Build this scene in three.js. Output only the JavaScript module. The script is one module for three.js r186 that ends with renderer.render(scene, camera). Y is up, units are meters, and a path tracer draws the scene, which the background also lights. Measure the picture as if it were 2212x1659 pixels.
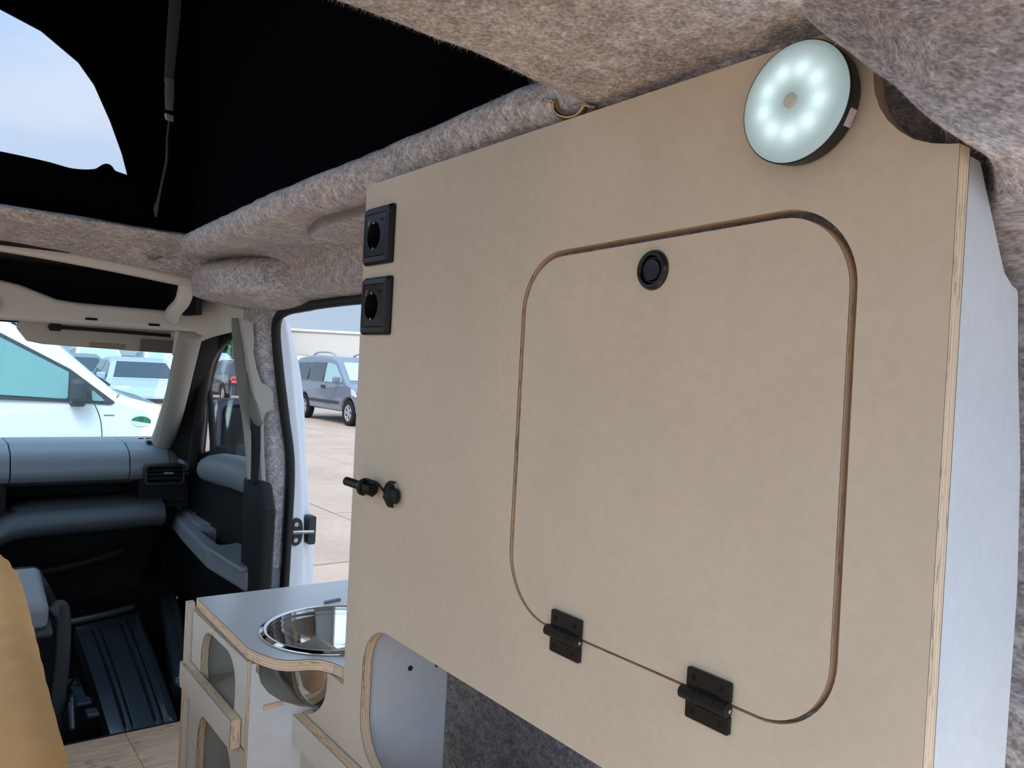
import * as THREE from 'three';
import { RoundedBoxGeometry } from 'three/addons/geometries/RoundedBoxGeometry.js';
import { mergeGeometries } from 'three/addons/utils/BufferGeometryUtils.js';
import { RectAreaLightUniformsLib } from 'three/addons/lights/RectAreaLightUniformsLib.js';

// ---------------------------------------------------------------- camera, sky, sun, exposure
// World: x to the right of the van, y up (0 = load floor), z towards the rear; the camera stands in the tailgate.
const scene = new THREE.Scene();
const camera = new THREE.PerspectiveCamera(51.24, 2212 / 1659, 0.03, 400);
camera.position.set(0, 1.05, 0);
camera.rotation.order = 'YXZ';
camera.rotation.set(THREE.MathUtils.degToRad(-0.9736), THREE.MathUtils.degToRad(-37.0538), THREE.MathUtils.degToRad(3.0338));
const renderer = new THREE.WebGLRenderer({ antialias: true });
renderer.toneMapping = THREE.LinearToneMapping;
renderer.toneMappingExposure = 1.68;
renderer.shadowMap.enabled = true;
RectAreaLightUniformsLib.init();

// seeded noise
let seed = 7;
const rnd = () => { seed = (seed * 1664525 + 1013904223) >>> 0; return seed / 4294967296; };
const hash = (x, y, s) => { let h = Math.imul(x, 374761393) ^ Math.imul(y, 668265263) ^ Math.imul(s, 974634777); h = Math.imul(h ^ (h >>> 13), 1274126177); return ((h ^ (h >>> 16)) >>> 0) / 4294967296; };
const sm = (t) => t * t * (3 - 2 * t), mix = (a, b, t) => a + (b - a) * t, clamp = (x, a = 0, b = 1) => Math.min(b, Math.max(a, x));
function vn(x, y, px, py, s) {                       // value noise, periodic in px, py
  const ix = Math.floor(x), iy = Math.floor(y), fx = sm(x - ix), fy = sm(y - iy), m = (a, n) => ((a % n) + n) % n;
  const a = m(ix, px), b = m(ix + 1, px), c = m(iy, py), d = m(iy + 1, py);
  return mix(mix(hash(a, c, s), hash(b, c, s), fx), mix(hash(a, d, s), hash(b, d, s), fx), fy);
}
function fbm(u, v, fx, fy, oct, s) { let a = 0.5, t = 0, n = 0; for (let i = 0; i < oct; i++) { t += a * vn(u * fx, v * fy, fx, fy, s + i); n += a; a *= 0.55; fx *= 2; fy *= 2; } return t / n; }

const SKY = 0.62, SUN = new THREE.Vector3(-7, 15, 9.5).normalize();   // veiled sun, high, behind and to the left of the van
function skyTexture() {
  const W = 1024, H = 512, d = new Float32Array(W * H * 4);
  for (let j = 0; j < H; j++) for (let i = 0; i < W; i++) {
    const v = (j + 0.5) / H, u = (i + 0.5) / W, el = (v - 0.5) * Math.PI, y = Math.max(0, Math.sin(el)), o = (j * W + i) * 4;
    const k = Math.pow(y, 0.6), bright = 0.92 + 0.32 * Math.pow(y, 1.2);
    const ph = (u - 0.5) * 2 * Math.PI, ce = Math.cos(el), gam = Math.acos(clamp(SUN.x * ce * Math.cos(ph) + SUN.y * Math.sin(el) + SUN.z * ce * Math.sin(ph), -1, 1)), glow = 4.4 * Math.exp(-gam * 1.35), veil = [0.64 + glow * 1.06, 0.64 + glow, 0.64 + glow * 0.90];  // sun-side sky glow, out of view, raised and warmed to brighten the interior
    const clear = [mix(0.51, 0.26, k), mix(0.74, 0.48, k), mix(1.03, 0.92, k)];
    const c = clamp((fbm(u, v * 1.6, 10, 14, 5, 11) - 0.40) * 3.0), th = clamp((fbm(u, v * 1.3, 24, 20, 4, 31) - 0.35) * 1.6);
    const cover = clamp(0.18 + 0.82 * c * (0.6 + 0.4 * th)), br = 0.72 + 0.30 * th;
    const cloud = [0.86 * br, 0.93 * br, 1.08 * br];
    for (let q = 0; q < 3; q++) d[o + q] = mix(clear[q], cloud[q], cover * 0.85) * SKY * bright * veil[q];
    d[o + 3] = 1;
  }
  const t = new THREE.DataTexture(d, W, H, THREE.RGBAFormat, THREE.FloatType);
  t.mapping = THREE.EquirectangularReflectionMapping; t.magFilter = THREE.LinearFilter; t.needsUpdate = true;
  return t;
}
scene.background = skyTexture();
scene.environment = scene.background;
const sun = new THREE.DirectionalLight(0xffecd2, 1.7);       // high sun behind thin cloud, from behind and left of the van
sun.target.position.set(0, 0, -4); sun.position.copy(sun.target.position).addScaledVector(SUN, 40); sun.castShadow = true; sun.shadow.radius = 40;
Object.assign(sun.shadow.camera, { left: -40, right: 40, top: 40, bottom: -40, near: 1, far: 120 }); sun.shadow.mapSize.set(2048, 2048);
scene.add(sun, sun.target);

// ---------------------------------------------------------------- textures and materials
function tex(n, f, { srgb = false, w = n, rx = 1, ry = rx } = {}) {
  const d = new Uint8Array(w * n * 4);
  for (let j = 0; j < n; j++) for (let i = 0; i < w; i++) { const c = f(i / w, j / n, i, j), o = (j * w + i) * 4; for (let q = 0; q < 3; q++) d[o + q] = clamp(Array.isArray(c) ? c[q] : c) * 255; d[o + 3] = 255; }
  const t = new THREE.DataTexture(d, w, n); t.wrapS = t.wrapT = THREE.RepeatWrapping; t.magFilter = THREE.LinearFilter; t.minFilter = THREE.LinearMipmapLinearFilter; t.generateMipmaps = true;
  if (srgb) t.colorSpace = THREE.SRGBColorSpace; t.repeat.set(rx, ry); t.needsUpdate = true; return t;
}
const std = (color, roughness = 0.6, o = {}) => new THREE.MeshStandardMaterial({ color, roughness, ...o });
const phy = (color, roughness, o = {}) => new THREE.MeshPhysicalMaterial({ color, roughness, ...o });
const tint = (c, k) => c.map((x) => x * k);

// felt: clumped fibres, grey with brown and lilac patches
const feltF = (u, v) => {
  const clump = fbm(u, v, 48, 48, 3, 3), fib = fbm(u, v, 170, 170, 2, 9), big = fbm(u, v, 7, 7, 3, 41), hue = fbm(u, v, 18, 18, 2, 77);
  return { h: clump * 0.55 + fib * 0.45, k: 0.80 + 0.32 * (clump - 0.5) + 0.40 * (fib - 0.5) + 0.12 * (big - 0.5), hue };
};
const feltMap = tex(1024, (u, v) => { const { k, hue } = feltF(u, v), t = clamp((hue - 0.35) * 3); return [k * mix(1.0, 0.98, t), k * mix(0.970, 0.966, t), k * mix(0.963, 0.988, t)]; }, { srgb: true, rx: 1 / 0.42 });
const feltBump = tex(1024, (u, v) => feltF(u, v).h, { rx: 1 / 0.42 });
const felt = std(0xf2efec, 1, { map: feltMap, bumpMap: feltBump, bumpScale: 0.0022 });

// plywood edge: thin plies across the thickness (v = 0..1), running grain along u (metres)
const plyF = (u, v) => {
  const n = 7, p = v * n, i = Math.floor(p), f = p - i, g = fbm(u, v, 14, 40, 3, 5), knot = fbm(u, v, 30, 9, 2, 15) > 0.74 ? 0.75 : 1;
  let c = i % 2 ? [0.85, 0.74, 0.61] : [0.90, 0.80, 0.68];
  if (f < 0.07) c = [0.78, 0.66, 0.52];
  if (v < 0.06 || v > 0.94) c = [0.34, 0.26, 0.20];
  return tint(c, (0.93 + 0.22 * g) * knot);
};
const plyEdge = std(0xffffff, 0.75, { map: tex(128, plyF, { srgb: true, w: 512, rx: 1 / 0.5, ry: 1 }) });
const lamF = (u, v) => { const g = fbm(u, v, 6, 6, 4, 8), f = fbm(u, v, 90, 90, 2, 28); const k = 0.955 + 0.05 * (g - 0.5) + 0.03 * (f - 0.5); return [k, k, k]; };
const lamMap = tex(512, lamF, { srgb: true, rx: 1 / 0.6 });
const grainBump = tex(256, (u, v) => fbm(u, v, 64, 64, 2, 61), { rx: 1 / 0.05 });
const laminate = phy(0xe6d6be, 0.42, { map: lamMap, specularIntensity: 0.6 });
const laminatePale = phy(0xe6dfd0, 0.42, { map: lamMap, specularIntensity: 0.6 });
const laminateWhite = phy(0xebedee, 0.4, { map: lamMap, specularIntensity: 0.6 });
const worktopMat = phy(0xf0f1f1, 0.3, { map: lamMap, clearcoat: 1, clearcoatRoughness: 0.22 });
const screwCapMat = std(0x2c2f2e, 0.5);
const blackPlastic = std(0x08090a, 0.42, { bumpMap: grainBump, bumpScale: 0.00012 });
const blackMatte = std(0x0a0a0c, 0.75);
const gapBlack = std(0x050505, 0.9);
const steel = std(0xdcdcd8, 0.09, { metalness: 1 });
const steelSoft = std(0xb9b4aa, 0.25, { metalness: 1 });
const brass = std(0xb89f74, 0.28, { metalness: 1 });
const darkMetal = std(0x3a3b34, 0.35, { metalness: 0.85 });
const rubber = std(0x0b0a0a, 0.6);
const tentCloth = phy(0x030408, 1, { specularIntensity: 0.1, bumpMap: grainBump, bumpScale: 0.0003 });
const strapCloth = std(0x4a4a50, 0.85);
const trimGrey = std(0xe2dcd0, 0.75, { bumpMap: grainBump, bumpScale: 0.00015 });
const trimLight = std(0xe8e2d6, 0.7, { bumpMap: grainBump, bumpScale: 0.00015 });
const visorCloth = std(0xcdc4b8, 0.9, { bumpMap: grainBump, bumpScale: 0.0002 });
const darkCloth = std(0x2a2725, 0.95);
const dashMat = std(0x8b9299, 0.5, { bumpMap: grainBump, bumpScale: 0.0004 });
const dashDark = std(0x0b0c0e, 0.6, { bumpMap: grainBump, bumpScale: 0.0003 });
const dashGrey = std(0x8d969e, 0.55);
const paintBlack = phy(0x4a545c, 0.38, { metalness: 0.5, clearcoat: 0.7, clearcoatRoughness: 0.12 });
const carpet = std(0x08080a, 1);
const whitePaint = phy(0xeef1f2, 0.35, { clearcoat: 1, clearcoatRoughness: 0.05 });
const greyPaint = phy(0xf1f3f4, 0.4, { clearcoat: 0.8, clearcoatRoughness: 0.08 });
const beltMat = std(0x8f9287, 0.8);
const clearGlass = phy(0xffffff, 0.0, { transmission: 1, thickness: 0, ior: 1.4 });
const tealGlass = phy(0xe0f4f2, 0.0, { transmission: 1, thickness: 0, ior: 1.4 });
const mustMap = tex(512, (u, v) => { const w = Math.sin(u * 400) * Math.sin(v * 400), g = fbm(u, v, 8, 8, 3, 51), k = 0.985 + 0.05 * w + 0.05 * (g - 0.5); return [k, k, k]; }, { srgb: true, rx: 1 / 0.3 });
const mustard = std(0xffc680, 0.95, { map: mustMap, bumpMap: grainBump, bumpScale: 0.0003 });
const woodF = (s) => (u, v) => { const g = fbm(u, v, 5, 40, 4, s), kn = clamp((fbm(u, v, 4, 6, 3, s + 50) - 0.66) * 6), k = 0.87 + 0.26 * (g - 0.5) - 0.22 * kn; return [k * 1.08, k * 0.96, k * 0.83]; };
const woods = [3, 103, 203].map((s) => std(0xf0e6da, 0.5, { map: tex(256, woodF(s), { srgb: true, w: 512, rx: 1 / 1.2, ry: 1 / 0.18 }) }));
const concF = (s) => (u, v) => { const g = fbm(u, v, 5, 5, 5, s), f = fbm(u, v, 100, 100, 2, s + 9), st = clamp((fbm(u, v, 3, 3, 3, s + 30) - 0.55) * 4); const k = 0.92 + 0.10 * (g - 0.5) + 0.08 * (f - 0.5) - 0.06 * st; return [k, k * 0.955, k * 0.90]; };
const concretes = [5, 205, 405].map((s) => std(0xb8ada3, 0.9, { map: tex(256, concF(s), { srgb: true, rx: 0.5 }) }));
const jointMat = std(0x6f6c72, 0.95);

// ---------------------------------------------------------------- helpers
const used = {};
const numbered = (n) => { const k = (used[n] = (used[n] ?? -1) + 1); return k ? `${n}_${String(k).padStart(3, '0')}` : n; };
function mesh(name, geo, mat, parent = scene) {
  const m = new THREE.Mesh(geo, mat); m.name = parent === scene ? numbered(name) : name; m.castShadow = m.receiveShadow = true; parent.add(m); return m;
}
function tag(o, label, category, group) { o.userData.label = label; o.userData.category = category; if (group) o.userData.group = group; return o; }
function thing(name, label, category, at = [0, 0, 0], group) { const o = new THREE.Group(); o.name = numbered(name); o.position.set(...at); scene.add(o); return tag(o, label, category, group); }
function struct(name, at = [0, 0, 0]) { const o = new THREE.Group(); o.name = name; o.position.set(...at); o.userData.kind = 'structure'; scene.add(o); return o; }
function grp(name, parent, at = [0, 0, 0]) { const o = new THREE.Group(); o.name = name; o.position.set(...at); parent.add(o); return o; }

const V2 = (x, y) => new THREE.Vector2(x, y), V3 = (x, y, z) => new THREE.Vector3(x, y, z);
// [x, y, r] corners -> points with fillets
function rp(pts, seg = 8) {
  const out = [], n = pts.length;
  pts.forEach((p, i) => {
    const r = p[2] || 0;
    if (!r) { out.push(V2(p[0], p[1])); return; }
    const a = pts[(i + n - 1) % n], b = pts[(i + 1) % n], P = V2(p[0], p[1]), da = V2(a[0], a[1]).sub(P), db = V2(b[0], b[1]).sub(P), la = da.length(), lb = db.length();
    da.normalize(); db.normalize();
    const ang = Math.acos(clamp(da.dot(db), -1, 1)), t = Math.min(r / Math.tan(ang / 2), la * 0.499, lb * 0.499), rr = t * Math.tan(ang / 2);
    const c = P.clone().add(da.clone().add(db).normalize().multiplyScalar(rr / Math.sin(ang / 2))), s = P.clone().addScaledVector(da, t).sub(c), e = P.clone().addScaledVector(db, t).sub(c);
    let a0 = Math.atan2(s.y, s.x), a1 = Math.atan2(e.y, e.x); while (a1 - a0 > Math.PI) a1 -= 2 * Math.PI; while (a1 - a0 < -Math.PI) a1 += 2 * Math.PI;
    for (let k = 0; k <= seg; k++) { const q = a0 + ((a1 - a0) * k) / seg; out.push(V2(c.x + rr * Math.cos(q), c.y + rr * Math.sin(q))); }
  });
  return out;
}
const rect = (x0, y0, x1, y1, r = 0) => [[x0, y0, r], [x1, y0, r], [x1, y1, r], [x0, y1, r]];
const circle = (x, y, r, n = 40) => Array.from({ length: n }, (_, i) => V2(x + r * Math.cos((i / n) * 2 * Math.PI), y + r * Math.sin((i / n) * 2 * Math.PI)));
const asPts = (p) => (p[0].isVector2 ? p : rp(p));
const uvGen = (depth) => ({
  generateTopUV: (g, v, a, b, c) => [a, b, c].map((i) => V2(v[i * 3], v[i * 3 + 1])),
  generateSideWallUV: (g, v, a, b, c, d) => {
    const p = [a, b, c, d].map((i) => V3(v[i * 3], v[i * 3 + 1], v[i * 3 + 2])), base = Math.abs(p[0].x) > Math.abs(p[0].y) ? p[0].y : p[0].x, L = Math.hypot(p[1].x - p[0].x, p[1].y - p[0].y), u0 = p[0].x * 0.7 + p[0].y * 0.7;
    return [V2(u0, p[0].z / depth), V2(u0 + L, p[1].z / depth), V2(u0 + L, p[2].z / depth), V2(u0, p[3].z / depth)];
  },
});
// plate from an outline; plane 'XY' (depth z0..z1), 'ZY' (depth x0..x1), 'XZ' (depth y0..y1)
function plate(plane, pts, lo, hi, { holes = [], bevel = 0, seg = 3 } = {}) {
  const s = new THREE.Shape(asPts(pts)); for (const h of holes) s.holes.push(new THREE.Path(asPts(h)));
  const D = hi - lo, g = new THREE.ExtrudeGeometry(s, { depth: D - 2 * bevel, bevelEnabled: bevel > 0, bevelThickness: bevel, bevelSize: bevel, bevelOffset: -bevel, bevelSegments: seg, curveSegments: 12, UVGenerator: uvGen(D) });
  g.translate(0, 0, bevel);
  const m = new THREE.Matrix4();
  if (plane === 'XY') m.makeTranslation(0, 0, lo);
  if (plane === 'ZY') m.set(0, 0, -1, hi, 0, 1, 0, 0, 1, 0, 0, 0, 0, 0, 0, 1);
  if (plane === 'XZ') m.set(1, 0, 0, 0, 0, 0, -1, hi, 0, 1, 0, 0, 0, 0, 0, 1);
  return g.applyMatrix4(m);
}
function box(x0, y0, z0, x1, y1, z1, r = 0) {
  const w = x1 - x0, h = y1 - y0, d = z1 - z0, g = r ? new RoundedBoxGeometry(w, h, d, 3, Math.min(r, w / 2.01, h / 2.01, d / 2.01)) : new THREE.BoxGeometry(w, h, d);
  return g.translate((x0 + x1) / 2, (y0 + y1) / 2, (z0 + z1) / 2);
}
const cv = (pts, t = 0.5) => new THREE.CatmullRomCurve3(pts.map((p) => V3(...p)), false, 'centripetal', t);
const tube = (pts, r, n = 40, m = 10, closed = false) => capped(new THREE.TubeGeometry(Array.isArray(pts) ? cv(pts) : pts, n, r, m, closed), pts, r, closed);
function capped(g, pts, r, closed) {
  if (closed || !Array.isArray(pts)) return g;
  const ends = [pts[0], pts[pts.length - 1]].map((p) => new THREE.SphereGeometry(r, 8, 6).translate(...p));
  return merge([g, ...ends]);
}
const merge = (l) => mergeGeometries(l.map((g) => { const q = g.index ? g.toNonIndexed() : g; for (const k of Object.keys(q.attributes)) if (!['position', 'normal', 'uv'].includes(k)) q.deleteAttribute(k); q.clearGroups(); return q; }), false);
// swept flat section: path points with own half sizes a (along n) and b (along binormal)
function sweep(path, A, B, up = [0, 0, 1], n = 32, m = 14, pw = 3) {
  const c = cv(path), P = [], N = [], U = [], I = [], upv = V3(...up), L = c.getLength();
  const lerpArr = (arr, t) => { if (typeof arr === 'number') return arr; const k = t * (arr.length - 1), i = Math.min(arr.length - 2, Math.floor(k)); return mix(arr[i], arr[i + 1], k - i); };
  for (let i = 0; i <= n; i++) {
    const t = i / n, p = c.getPoint(t), d = c.getTangent(t), e1 = upv.clone().addScaledVector(d, -upv.dot(d)).normalize(), e2 = d.clone().cross(e1), a = lerpArr(A, t), b = lerpArr(B, t);
    for (let j = 0; j <= m; j++) {
      const q = (j / m) * 2 * Math.PI, cx = Math.cos(q), sx = Math.sin(q), ex = Math.sign(cx) * Math.pow(Math.abs(cx), 2 / pw), ey = Math.sign(sx) * Math.pow(Math.abs(sx), 2 / pw);
      const v = p.clone().addScaledVector(e2, ex * a).addScaledVector(e1, ey * b); P.push(v.x, v.y, v.z); U.push(t * L, (j / m) * 2 * (a + b));
    }
  }
  for (let i = 0; i < n; i++) for (let j = 0; j < m; j++) { const a = i * (m + 1) + j, b = a + m + 1; I.push(a, b, a + 1, b, b + 1, a + 1); }
  const k0 = P.length / 3; [0, n].forEach((i) => { const p = c.getPoint(i / n); P.push(p.x, p.y, p.z); U.push(0, 0); });
  for (let j = 0; j < m; j++) { I.push(k0, j, j + 1); const o = n * (m + 1); I.push(k0 + 1, o + j + 1, o + j); }
  const g = new THREE.BufferGeometry(); g.setAttribute('position', new THREE.Float32BufferAttribute(P, 3)); g.setAttribute('uv', new THREE.Float32BufferAttribute(U, 2)); g.setIndex(I); g.computeVertexNormals(); return g;
}
// smooth surface through rows of points [[x,y,z]...] (all rows equally long), resampled; uv in metres
function skin(rows, nu = 40, nv = 40, rough = 0) {
  const cols = rows.map((r) => cv(r)), P = [], U = [], I = [];
  const grid = []; for (const c of cols) grid.push(c.getPoints(nu));
  const M = [];
  for (let i = 0; i <= nu; i++) { const c = new THREE.CatmullRomCurve3(grid.map((g) => g[i]), false, 'centripetal'); M.push(c.getPoints(nv)); }
  const su = [0], sv = [0];                                 // mean arc lengths, so that the texture is not sheared
  for (let i = 1; i <= nu; i++) { let t = 0; for (let j = 0; j <= nv; j++) t += M[i][j].distanceTo(M[i - 1][j]); su.push(su[i - 1] + t / (nv + 1)); }
  for (let j = 1; j <= nv; j++) { let t = 0; for (let i = 0; i <= nu; i++) t += M[i][j].distanceTo(M[i][j - 1]); sv.push(sv[j - 1] + t / (nu + 1)); }
  for (let i = 0; i <= nu; i++) for (let j = 0; j <= nv; j++) { const p = M[i][j]; P.push(p.x, p.y, p.z); U.push(sv[j], su[i]); }
  for (let i = 0; i < nu; i++) for (let j = 0; j < nv; j++) { const a = i * (nv + 1) + j, b = a + nv + 1; I.push(a, b, a + 1, b, b + 1, a + 1); }
  const g = new THREE.BufferGeometry(); g.setAttribute('position', new THREE.Float32BufferAttribute(P, 3)); g.setAttribute('uv', new THREE.Float32BufferAttribute(U, 2)); g.setIndex(I); g.computeVertexNormals();
  if (rough) {                                              // uneven pile of the felt
    const N = g.attributes.normal, Q = g.attributes.position;
    for (let k = 0; k < Q.count; k++) { const x = U[k * 2] * 26 + 500, y = U[k * 2 + 1] * 26 + 500, h = (vn(x, y, 4096, 4096, 5) - 0.5) * rough + (vn(x * 0.18, y * 0.18, 4096, 4096, 6) - 0.5) * 1.0 * rough; Q.setXYZ(k, Q.getX(k) + N.getX(k) * h, Q.getY(k) + N.getY(k) * h, Q.getZ(k) + N.getZ(k) * h); }
    g.computeVertexNormals();
  }
  return g;
}
const lathe = (pts, seg = 48) => new THREE.LatheGeometry(asPts(pts), seg);
// loose fibres standing out of a felt surface, one uncountable mass
function fuzz(name, geo, count, len, parent, keep, s0) {
  const P = geo.attributes.position, I = geo.index.array, tri = [], cum = []; let tot = 0; seed = s0;
  const A = V3(), B = V3(), C = V3(), n = V3(), e = V3(), e2 = V3();
  for (let i = 0; i < I.length; i += 3) { A.fromBufferAttribute(P, I[i]); B.fromBufferAttribute(P, I[i + 1]); C.fromBufferAttribute(P, I[i + 2]); if (!keep(A)) continue; const ar = e.subVectors(B, A).cross(e2.subVectors(C, A)).length(); if (!(ar > 0)) continue; tot += ar; tri.push(i); cum.push(tot); }
  const g = new THREE.BufferGeometry(); g.setAttribute('position', new THREE.Float32BufferAttribute([-0.5, 0, 0, 0.5, 0, 0, 0.25, 0.5, 0.10, -0.25, 0.5, 0.10, 0, 1, 0.35], 3)); g.setIndex([0, 1, 2, 0, 2, 3, 3, 2, 4]); g.computeVertexNormals();
  const mat = std(0xffffff, 1, { side: THREE.DoubleSide }), im = new THREE.InstancedMesh(g, mat, count), m = new THREE.Matrix4(), col = new THREE.Color(), x = V3(), y = V3(), z = V3(), p = V3();
  for (let k = 0; k < count; k++) {
    const t = rnd() * tot; let lo = 0, hi = cum.length - 1; while (lo < hi) { const md = (lo + hi) >> 1; if (cum[md] < t) lo = md + 1; else hi = md; }
    const i = tri[lo]; A.fromBufferAttribute(P, I[i]); B.fromBufferAttribute(P, I[i + 1]); C.fromBufferAttribute(P, I[i + 2]);
    let a = rnd(), b = rnd(); if (a + b > 1) { a = 1 - a; b = 1 - b; }
    p.copy(A).addScaledVector(e.subVectors(B, A), a).addScaledVector(e2.subVectors(C, A), b); n.crossVectors(e, e2).normalize(); if (rnd() < 0.5) n.negate();
    y.set(rnd() - 0.5, rnd() - 0.5, rnd() - 0.5).normalize(); y.addScaledVector(n, 0.25 + 0.5 * rnd()).normalize(); x.set(rnd() - 0.5, rnd() - 0.5, rnd() - 0.5).cross(y).normalize(); z.crossVectors(x, y);
    const L = len * (0.5 + rnd()), w = 0.00019; m.makeBasis(x.multiplyScalar(w), y.multiplyScalar(L), z.multiplyScalar(L)); m.setPosition(p); im.setMatrixAt(k, m);
    const v = rnd(), q = v < 0.14 ? 0.16 + 0.12 * rnd() : 0.38 + 0.34 * rnd(); im.setColorAt(k, col.setRGB(q, q * 0.93, q * (0.91 + 0.07 * rnd())));
  }
  im.name = name; im.userData.kind = 'stuff'; im.castShadow = im.receiveShadow = true; parent.add(im); return im;
}
const DS = THREE.DoubleSide;
for (const m of [felt, tentCloth, trimGrey, trimLight]) m.side = DS;

// ================================================================ the van's shell
// ---- load floor: planks along the van
const floor = struct('floor');
mesh('subfloor', box(-0.80, -0.06, -2.345, 0.93, -0.012, 0.12), std(0x3a342e, 0.9), floor);
{ const w = 0.187; let k = 0; for (let x = 0.508 - 7 * w; x < 0.90; x += w, k++) {
  const x0 = Math.max(x, -0.80), x1 = Math.min(x + w, 0.93), zs = [0.12, -0.55 - 0.37 * (k % 3), -2.35];
  for (let i = 0; i < 2; i++) mesh('plank', box(x0 + 0.0007, -0.012, zs[i + 1] + 0.0007, x1 - 0.0007, (k + i) % 2 ? 0 : -0.0003, zs[i] - 0.0007, 0.001), woods[(k + i) % 3], floor);
} }
mesh('edge_strip', box(0.20, -0.085, -2.372, 0.93, -0.004, -2.352, 0.004), blackMatte, floor);

// ---- ceiling: felt rail over the side door, felt header at the rear, felt beam in front, outer roof skin
const ceiling = struct('ceiling');
{
  const zs = [-0.30, -0.45, -0.63, -0.81, -1.10, -1.45, -1.79, -2.10, -2.30], E = [0.530, 0.530, 0.530, 0.531, 0.541, 0.540, 0.553, 0.566, 0.574];
  const rows = zs.map((z, i) => { const e = E[i], k = Math.sin(z * 7) * 0.003; return [[0.66, 1.372, z], [e + 0.03, 1.370, z], [e + 0.004, 1.364, z], [e - 0.004, 1.345 + k, z], [e + 0.004, 1.324, z], [e + 0.022, 1.3135 + k, z], [e + 0.06, 1.314, z], [e + 0.13, 1.318 - k, z], [0.755, 1.312 + k, z], [0.778, 1.294, z], [0.786, 1.262, z], [0.787, 1.238, z], [0.80, 1.222, z], [0.835, 1.212, z], [0.872, 1.205, z]]; });
  const fr = mesh('felt_rail', skin(rows, 80, 200, 0.0022), felt, ceiling);
  fuzz('rail_fibres', fr.geometry, 50000, 0.0035, ceiling, (p) => p.z < -0.5 && p.y > 1.2, 11);
}
{ // felt patch lapped over the rail beside the panel
  const o = rp([[0.60, -1.10, 0.02], [0.765, -1.10], [0.765, -1.62, 0.05], [0.64, -1.58, 0.08], [0.60, -1.42, 0.08]]);
  mesh('felt_patch', plate('XZ', o, 1.298, 1.322, { bevel: 0.006 }), felt, ceiling);
}
{ // rear header: felt roof behind the opening, its front edge rolled up into the opening
  const rows = [-0.80, -0.5, -0.2, 0.1, 0.3, 0.42, 0.50, 0.545, 0.57, 0.60].map((x) => { const d = 0.0004 + 0.02 * Math.pow(clamp((x - 0.30) / 0.3), 2), e = 0.004 * Math.sin(x * 23) - 0.012 * x; return [[x, 1.372, -0.50], [x, 1.371, -0.59 + e], [x, 1.362, -0.618 + e], [x, 1.338 - d, -0.606 + e], [x, 1.330 - d, -0.56], [x, 1.332 - d, -0.48], [x, 1.330 - d, -0.38], [x, 1.326 - d, -0.28], [x, 1.325, -0.15], [x, 1.325, 0.02]]; });
  const fh = mesh('felt_header', skin(rows, 110, 110, 0.0022), felt, ceiling);
  fuzz('header_fibres', fh.geometry, 60000, 0.004, ceiling, (p) => p.x > 0.1 && p.z < -0.2 && p.y < 1.368, 12);
}
{ // front beam between living space and cab
  const rows = [-0.78, -0.45, -0.1, 0.18, 0.40, 0.55, 0.66, 0.72].map((x) => { const b = 1.325 - 0.052 * Math.pow(clamp((x - 0.0) / 0.66), 1.6), e = 0.07 * clamp((x - 0.15) / 0.45); return [[x, 1.374, -2.30 - e], [x, 1.370, -2.19 - e], [x, 1.360, -2.165 - e], [x, 1.340, -2.20 - e], [x, 1.337, -2.26 - e * 0.8], [x, b + 0.006, -2.36], [x, b - 0.005, -2.42], [x, b - 0.006, -2.455]]; });
  mesh('felt_beam', skin(rows, 70, 50, 0.002), felt, ceiling);
}
mesh('roof_skin', merge([box(-0.86, 1.42, -0.585, 0.86, 1.45, 0.14), box(0.605, 1.42, -2.28, 0.88, 1.45, -0.585), box(-0.86, 1.42, -2.28, -0.795, 1.45, -0.585), box(-0.86, 1.42, -3.05, 0.88, 1.45, -2.28)]), whitePaint, ceiling);
mesh('felt_left_rail', box(-0.86, 1.30, -2.2, -0.74, 1.42, -0.6, 0.02), felt, ceiling);
{ // felt shelf bulge at the top of the pillar between the two doors
  const rows = [[-2.00, 0.80, 0.02], [-2.05, 0.735, 0.6], [-2.15, 0.675, 0.9], [-2.28, 0.645, 1], [-2.37, 0.64, 1], [-2.42, 0.648, 0.96], [-2.45, 0.67, 0.9]].map(([z, x, k]) => [[x + 0.05, 1.318, z], [x + 0.012, 1.308 - 0.006 * k, z], [x, 1.290 - 0.01 * k, z], [x, 1.252 - 0.012 * k, z], [x + 0.006, 1.232 - 0.014 * k, z], [x + 0.03, 1.222 - 0.012 * k, z], [x + 0.10 - 0.02 * k, 1.216 - 0.016 * k, z], [0.88, 1.20 - 0.02 * k, z]]);
  mesh('felt_bulge', skin(rows, 50, 40, 0.002), felt, ceiling);
}
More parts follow.
